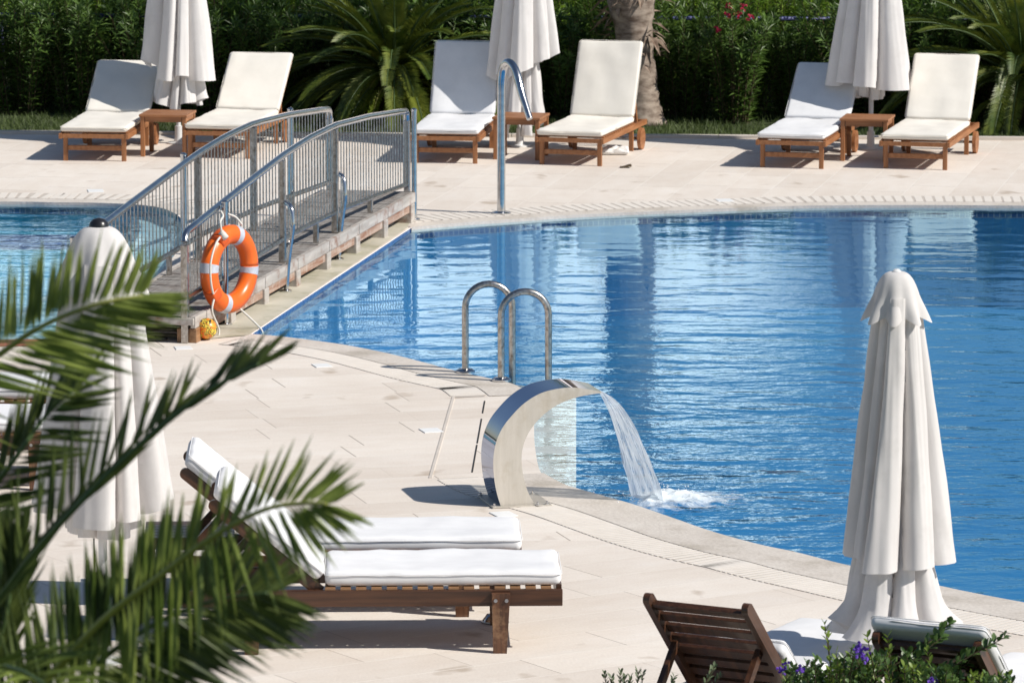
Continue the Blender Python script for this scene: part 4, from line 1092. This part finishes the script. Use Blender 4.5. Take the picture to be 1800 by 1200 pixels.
def cycad(lab, base, sc, nf, seed, young):
    rs = random.Random(seed); t = thing('cycad_palm', lab, 'cycad', base, 0)
    prof = []
    tr = MB().lathe([(.16, 0), (.19, .1), (.17, .25), (.15, .42), (.08, .48), (.002, .5)], 14)
    tr.build('trunk', M['bark_dark'], t, True)
    lf, rc = MB(), MB()
    for i in range(nf):
        a = i * 2.39996 + rs.uniform(-.2, .2); f = i / nf
        el = R(74) - R(70) * f + rs.uniform(-.1, .1)
        d = Vector((math.cos(a) * math.cos(el), math.sin(a) * math.cos(el), math.sin(el)))
        frond(lf, rc, Vector((math.cos(a) * .06, math.sin(a) * .06, .46)), d, sc * rs.uniform(.85, 1.1), 1.15 + .35 * f, .17, 58, .021, .38, .05, rs)
    lf.build('fronds', M['leaf_c'], t); rc.build('stalks', M['rachis_g'], t, True)
    if young:
        lf, rc = MB(), MB()
        for i in range(young):
            a = -math.pi / 2 + rs.uniform(-1.45, 1.45); el = rs.uniform(-.25, .55)
            d = Vector((math.cos(a) * math.cos(el), math.sin(a) * math.cos(el), math.sin(el)))
            frond(lf, rc, Vector((math.cos(a) * .22, math.sin(a) * .22, rs.uniform(.12, .50))), d, rs.uniform(.42, .74), 1.9, .11, 26, .024, .3, .10, rs)
        lf.build('young_fronds', M['leaf_y'], t); rc.build('young_stalks', M['rachis'], t, True)
    return t
cycad('large cycad with arching dark fronds and yellow-green lower fronds behind the middle loungers', G(692, 214) + Vector((0, .35, -.03)), 1.35, 84, 41, 34)
cycad('dark cycad with drooping fronds at the right edge behind the last lounger', G(1800, 222) + Vector((.02, .35, -.03)), 1.5, 84, 42, 14)

# palm with the thick fibrous trunk
pb_ = G(1128, 214) + Vector((0, .1, -.03))
pt = thing('palm_tree', 'palm tree with thick shaggy grey-brown trunk behind the middle loungers', 'palm tree', pb_)
rings = []; Hp = 4.6
for j in range(90):
    z = Hp * j / 89; r = .195 - .015 * min(z, 1) + (.10 * max(0, 1 - z / .35) ** 2) * .6 + (.055 if z > .95 else 0) * min(1, (z - .95) * 4 if z > .95 else 0)
    r *= 1 + .045 * (1 if (j % 3 == 0) else 0)
    rings.append([Vector((-.09 * min(z, 1.2) + r * math.cos(a) * (1 + .10 * noise.noise(Vector((math.cos(a) * 3, math.sin(a) * 3, z * 5)))), r * math.sin(a) * (1 + .10 * noise.noise(Vector((math.cos(a) * 3, math.sin(a) * 3, z * 5 + 9)))), z)) for a in [2 * math.pi * k / 26 for k in range(26)]])
MB().tube_rings(rings).build('trunk', M['bark'], pt, True)
fb = MB(); rs = random.Random(5)
for i in range(150):
    a = rs.uniform(0, 6.283); z = rs.uniform(.60, 2.0); q = Vector((-.09 * min(z, 1.2) + .2 * math.cos(a), .2 * math.sin(a), z))
    dr = Vector((math.cos(a) * .8 + rs.uniform(-.5, .5), math.sin(a) * .8, rs.uniform(-.9, .6))); fb.leaf(q, dr, Vector((-math.sin(a), math.cos(a), .3)), rs.uniform(.12, .30), rs.uniform(.03, .07), .3)
fb.build('bark_fibre', M['fibre'], pt)
lf, rc = MB(), MB()
for i in range(36):
    a = i * 2.39996; el = R(78) - R(95) * i / 36; d = Vector((math.cos(a) * math.cos(el), math.sin(a) * math.cos(el), math.sin(el)))
    frond(lf, rc, Vector((-.1, 0, Hp - .05)), d, rs.uniform(1.7, 2.2), 1.6, .34, 44, .022, .3, .1, rs)
cr_ = lf.build('crown', M['leaf_p'], pt); rc.build('frond_stalks', M['rachis_g'], cr_, True)

# grass
mb = MB(); rs = random.Random(9)
for i in range(21000):
    x = rs.uniform(-6.6, 6.8); y = deck_far(x) + .08 + rs.random() ** 1.3 * 2.6
    hh = rs.uniform(.04, .10) * (1 + .6 * noise.noise(Vector((x * 1.3, y * 1.3, 0)))); a = rs.uniform(0, 6.28); b = rs.gauss(0, .035); c = rs.gauss(0, .035); ww = .006
    mb.add([(x - math.cos(a) * ww, y - math.sin(a) * ww, -.03), (x + math.cos(a) * ww, y + math.sin(a) * ww, -.03), (x + b, y + c, -.03 + hh)], [(0, 1, 2)])
tag(mb.build('grass', M['grass'], None), 'strip of short grass between the far paving and the hedge', 'grass', kind='stuff')

# ------------------------------------------------------------------ date palm in the foreground, lower left
YP = 14.0
pc = P(-190, 1420, YP)
dp = thing('date_palm', 'date palm with long green fronds reaching in from the lower left in the foreground', 'palm tree', (pc.x, pc.y, 0))
org = dp.location.copy()
tk = MB(); rings = []
for j in range(40):
    z = (pc.z - .1) * j / 39 - .03; r = .19 * (1 + .07 * (j % 2)) 
    rings.append([Vector((r * math.cos(a), r * math.sin(a), z)) for a in [2 * math.pi * k / 20 for k in range(20)]])
tk.tube_rings(rings).build('trunk', M['bark'], dp, True)
def v2(a, b): return Vector((a, 0, -b))       # a direction in the picture sense: right, down
def date_frond(pts, Ys, upd, dnd, upL, dnL, mat, rmat, n=70, wd=.0165, seed=0, rad=(.012, .004), depth=.25, gap=0.0):
    rs = random.Random(seed); S = FPX / YP
    wp = [P(px, py, Y) - org for (px, py), Y in zip(pts, Ys)]
    base = Vector((0, 0, pc.z - .05)); path = spline3([base] + wp, 12)
    k0 = 12 // 2
    path = path
    fr_ = MB().tube(path, [rad[0] + (rad[1] - rad[0]) * i / (len(path) - 1) for i in range(len(path))], 7, cap=True)
    ro = fr_.build('frond', rmat, dp, True)
    lf = MB(); m = len(path) - 1
    for i in range(n):
        f = i / (n - 1); k = (12 * .55 + f * (m - 12 * .55)); i0 = min(int(k), m - 1); q = path[i0].lerp(path[i0 + 1], k - i0); tg = (path[i0 + 1] - path[i0]).normalized()
        for dirs, Ls, s in ((upd, upL, 1), (dnd, dnL, -1)):
            if rs.random() < gap: continue
            kk = f * (len(dirs) - 1); a0 = min(int(kk), len(dirs) - 2); dd = v2(*dirs[a0]).normalized().lerp(v2(*dirs[a0 + 1]).normalized(), kk - a0)
            kk = f * (len(Ls) - 1); a0 = min(int(kk), len(Ls) - 2); LL = (Ls[a0] + (Ls[a0 + 1] - Ls[a0]) * (kk - a0)) / S * rs.uniform(.82, 1.1)
            dd = dd.normalized() + Vector((rs.gauss(0, .075), depth * s * rs.uniform(-.4, 1.0), rs.gauss(0, .06)))
            dd.normalize(); side = dd.cross(Vector((rs.gauss(0, .35), 1, rs.gauss(0, .35))))
            # three-segment folded blade
            w_ = wd * rs.uniform(.75, 1.1); sd2 = side.normalized(); nn = sd2.cross(dd) * (w_ * .32)
            bend = Vector((0, 0, -1)) * LL * rs.uniform(.01, .07)
            pA, pB, pC = q + dd * LL * .22, q + dd * LL * .62 - bend * .35, q + dd * LL - bend
            lf.add([q, pA + sd2 * w_ * .5 + nn, pA, pA - sd2 * w_ * .5 + nn, pB + sd2 * w_ * .42 + nn, pB, pB - sd2 * w_ * .42 + nn, pC],
                   [(0, 1, 2), (0, 2, 3), (1, 4, 5, 2), (2, 5, 6, 3), (4, 7, 5), (5, 7, 6)])
    lf.build('leaflets', mat, ro)
# top-left frond
date_frond([(-160, 745), (0, 622), (80, 570), (170, 535), (250, 520)], [14.0, 13.8, 13.7, 13.6, 13.6],
           [(-.15, -1), (.02, -1), (.14, -1), (.45, -.8)], [(.9, .45), (.95, .30), (.97, .22), (1, .05)], [190, 170, 148, 125, 80], [190, 215, 205, 165, 90], M['leaf_p'], M['rachis'], 58, seed=1, wd=.0150)
# long frond reaching to the middle
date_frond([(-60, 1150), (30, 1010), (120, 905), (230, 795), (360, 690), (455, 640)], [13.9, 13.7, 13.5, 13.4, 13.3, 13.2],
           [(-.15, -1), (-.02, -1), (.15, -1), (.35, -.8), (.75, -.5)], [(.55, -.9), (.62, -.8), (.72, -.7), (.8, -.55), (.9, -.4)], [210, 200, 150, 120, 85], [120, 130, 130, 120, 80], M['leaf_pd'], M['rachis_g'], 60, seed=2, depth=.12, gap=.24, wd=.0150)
# bright frond over the loungers
date_frond([(60, 1215), (180, 1090), (280, 1012), (370, 945), (460, 897), (530, 884), (575, 886)], [13.6, 13.3, 13.1, 13.0, 12.9, 12.85, 12.8],
           [(-.1, -1), (.05, -1), (.2, -1), (.5, -.85), (.9, -.3)], [(-.1, 1), (-.05, 1), (.05, 1), (.45, .85), (.9, .35)], [130, 150, 130, 115, 70], [200, 225, 200, 140, 80], M['leaf_p'], M['rachis'], 66, seed=3, gap=.10, wd=.0150)
# lowest frond
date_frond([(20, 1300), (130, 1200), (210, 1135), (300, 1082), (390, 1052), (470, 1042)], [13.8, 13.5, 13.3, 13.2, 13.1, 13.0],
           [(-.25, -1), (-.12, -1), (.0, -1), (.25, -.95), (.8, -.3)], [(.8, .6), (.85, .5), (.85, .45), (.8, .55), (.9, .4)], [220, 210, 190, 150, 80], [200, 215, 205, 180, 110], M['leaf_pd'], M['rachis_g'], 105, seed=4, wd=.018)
# left-edge frond
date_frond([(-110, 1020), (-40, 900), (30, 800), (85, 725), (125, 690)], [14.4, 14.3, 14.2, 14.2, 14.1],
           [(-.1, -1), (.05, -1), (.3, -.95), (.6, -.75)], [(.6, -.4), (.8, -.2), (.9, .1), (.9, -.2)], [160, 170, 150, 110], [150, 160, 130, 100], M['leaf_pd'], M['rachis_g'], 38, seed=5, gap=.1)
# filler at the lower left corner
date_frond([(-80, 1330), (-20, 1180), (10, 1080), (25, 1000)], [14.2, 14.1, 14.0, 14.0],
           [(-.6, -.8), (-.5, -.9), (-.3, -1), (-.1, -1)], [(.5, -.85), (.5, -.9), (.4, -.95), (.2, -1)], [200, 190, 170, 120], [190, 190, 170, 120], M['leaf_pd'], M['rachis_g'], 100, seed=6, wd=.018)
# fronds of the crown that stay out of the picture, so the tree is whole from the side
lf, rc = MB(), MB(); rs = random.Random(77)
for i in range(16):
    a = R(100) + R(200) * i / 15; el = R(50) - R(60) * ((i * 7) % 16) / 16
    frond(lf, rc, Vector((0, 0, pc.z - .05)), Vector((math.cos(a) * math.cos(el), math.sin(a) * math.cos(el) * .6, math.sin(el))), 1.7, 1.6, .3, 44, .02, .3, .1, rs)
cw_ = lf.build('crown', M['leaf_p'], dp); rc.build('frond_stalks', M['rachis_g'], cw_, True)

# ------------------------------------------------------------------ flowering shrub at the lower right
YS = 24.0
def oval(mb, p, d, side, L, W):
    d = d.normalized(); s = (side - d * side.dot(d)).normalized(); n = s.cross(d) * (W * .16)
    q = [p, p + d * L * .3 + s * W * .42 + n, p + d * L * .65 + s * W * .5 + n, p + d * L * .92 + s * W * .22, p + d * L, p + d * L * .92 - s * W * .22, p + d * L * .65 - s * W * .5 + n, p + d * L * .3 - s * W * .42 + n, p + d * L * .32, p + d * L * .66]
    mb.add(q, [(0, 1, 8), (0, 8, 7), (1, 2, 9, 8), (8, 9, 6, 7), (2, 3, 4, 9), (9, 4, 5, 6)])
def spray(leaf, stem, pts, n, L, W, rs, spread=.8, nb=5):
    path = spline3(pts, 6); m = len(path) - 1
    stem.tube(path, [.006 - .004 * i / m for i in range(m + 1)], 5, cap=False)
    for i in range(n):
        f = .12 + .88 * i / (n - 1); k = f * m; i0 = min(int(k), m - 1); p = path[i0].lerp(path[i0 + 1], k - i0); tg = (path[i0 + 1] - path[i0]).normalized()
        sx = tg.orthogonal().normalized(); sy = tg.cross(sx); a = i * 1.57 + rs.uniform(-.4, .4)
        for s in (0, math.pi):
            rad = sx * math.cos(a + s) + sy * math.sin(a + s); dr = rad * spread + tg * rs.uniform(.4, .9) + Vector((0, 0, .25))
            oval(leaf, p, dr, dr.cross(Vector((rs.gauss(0, .4), rs.gauss(0, .4), 1))), L * rs.uniform(.7, 1.15), W * rs.uniform(.8, 1.1))
sb0 = P(1560, 1330, YS); sroot = Vector((sb0.x, YS, -.03))
fs_ = thing('flowering_shrub', 'leafy green shrub with small violet flowers in front of the lower right loungers', 'shrub', sroot)
rs = random.Random(12); lf, st, ly = MB(), MB(), MB()
ends = [(1765, 1120), (1736, 1134), (1668, 1096), (1655, 1120), (1600, 1150), (1545, 1160), (1700, 1165)]
for (ex, ey) in ends:
    e = P(ex, ey, YS + rs.uniform(-.25, .25)) - sroot; b = P(rs.uniform(1480, 1580), 1330, YS) - sroot
    mdl = (b * .45 + e * .55) + Vector((-.06, 0, .05)); spray(lf, st, [b, mdl, e], 26, .048, .030, rs)
for i in range(125):
    ex = rs.uniform(1375, 1780); ey = 1206 - 55 * math.exp(-((ex - 1530) / 120) ** 2) * rs.uniform(.2, 1.0) - rs.uniform(0, 22)
    e = P(ex, ey, YS + rs.uniform(-.45, .35)) - sroot; b = P(ex + rs.uniform(-50, 50), 1340, YS + rs.uniform(-.2, .2)) - sroot
    spray(lf if rs.random() < .78 else ly, st, [b, (b + e) / 2 + Vector((rs.uniform(-.05, .05), 0, 0)), e], 20, .040, .021, rs)
for (ex, ey) in ((1450, 1098), (1455, 1120), (1525, 1120), (1495, 1150), (1470, 1150), (1630, 1145), (1560, 1120), (1380, 1165)):
    e = P(ex, ey, YS + rs.uniform(-.2, .2)) - sroot; b = P(ex + rs.uniform(-10, 30), 1340, YS) - sroot
    spray(ly, st, [b, (b + e) / 2 + Vector((.02, 0, 0)), e], 13, .044, .02, rs)
st.build('stems', M['bark_dark'], fs_, True); lf.build('foliage', M['leaf_s'], fs_, True); ly.build('young_foliage', M['leaf_sy'], fs_, True)
for (px, py) in ((1511, 1133), (1516, 1142), (1508, 1145), (1522, 1155), (1381, 1172), (1376, 1178), (1408, 1176), (1640, 1196)):
    c = P(px, py, YS - .32) - sroot; mb = MB()
    for k in range(11):
        a = rs.uniform(0, 6.28); q = c + Vector((rs.uniform(-.016, .016), rs.uniform(-.01, .01), rs.uniform(-.02, .02)))
        dr = Vector((math.cos(a), -.4, math.sin(a))); oval(mb, q, dr, dr.cross(Vector((0, 1, 0))), .018, .015)
    mb.build('blossom', M['violet'], fs_)
# small sage sprigs left of it
sg = thing('sage_plant', 'small grey-green sprigs at the bottom edge left of the slatted lounger', 'plant', Vector((P(1095, 1300, YS).x, YS, -.03)))
lf, st = MB(), MB()
for (ex, ey) in ((1063, 1186), (1075, 1192), (1090, 1182), (1098, 1190), (1122, 1180), (1130, 1184), (1108, 1192), (1185, 1190), (1256, 1172), (1250, 1180), (1265, 1188)):
    e = P(ex, ey, YS + rs.uniform(-.1, .1)) - sg.location; b = P(ex * .5 + 1095 * .5 + rs.uniform(-8, 8), 1330, YS) - sg.location
    spray(lf, st, [b, (b + e) / 2, e], 16, .034, .012, rs, .55)
st.build('stems', M['bark_dark'], sg, True); lf.build('foliage', M['leaf_sg'], sg, True)
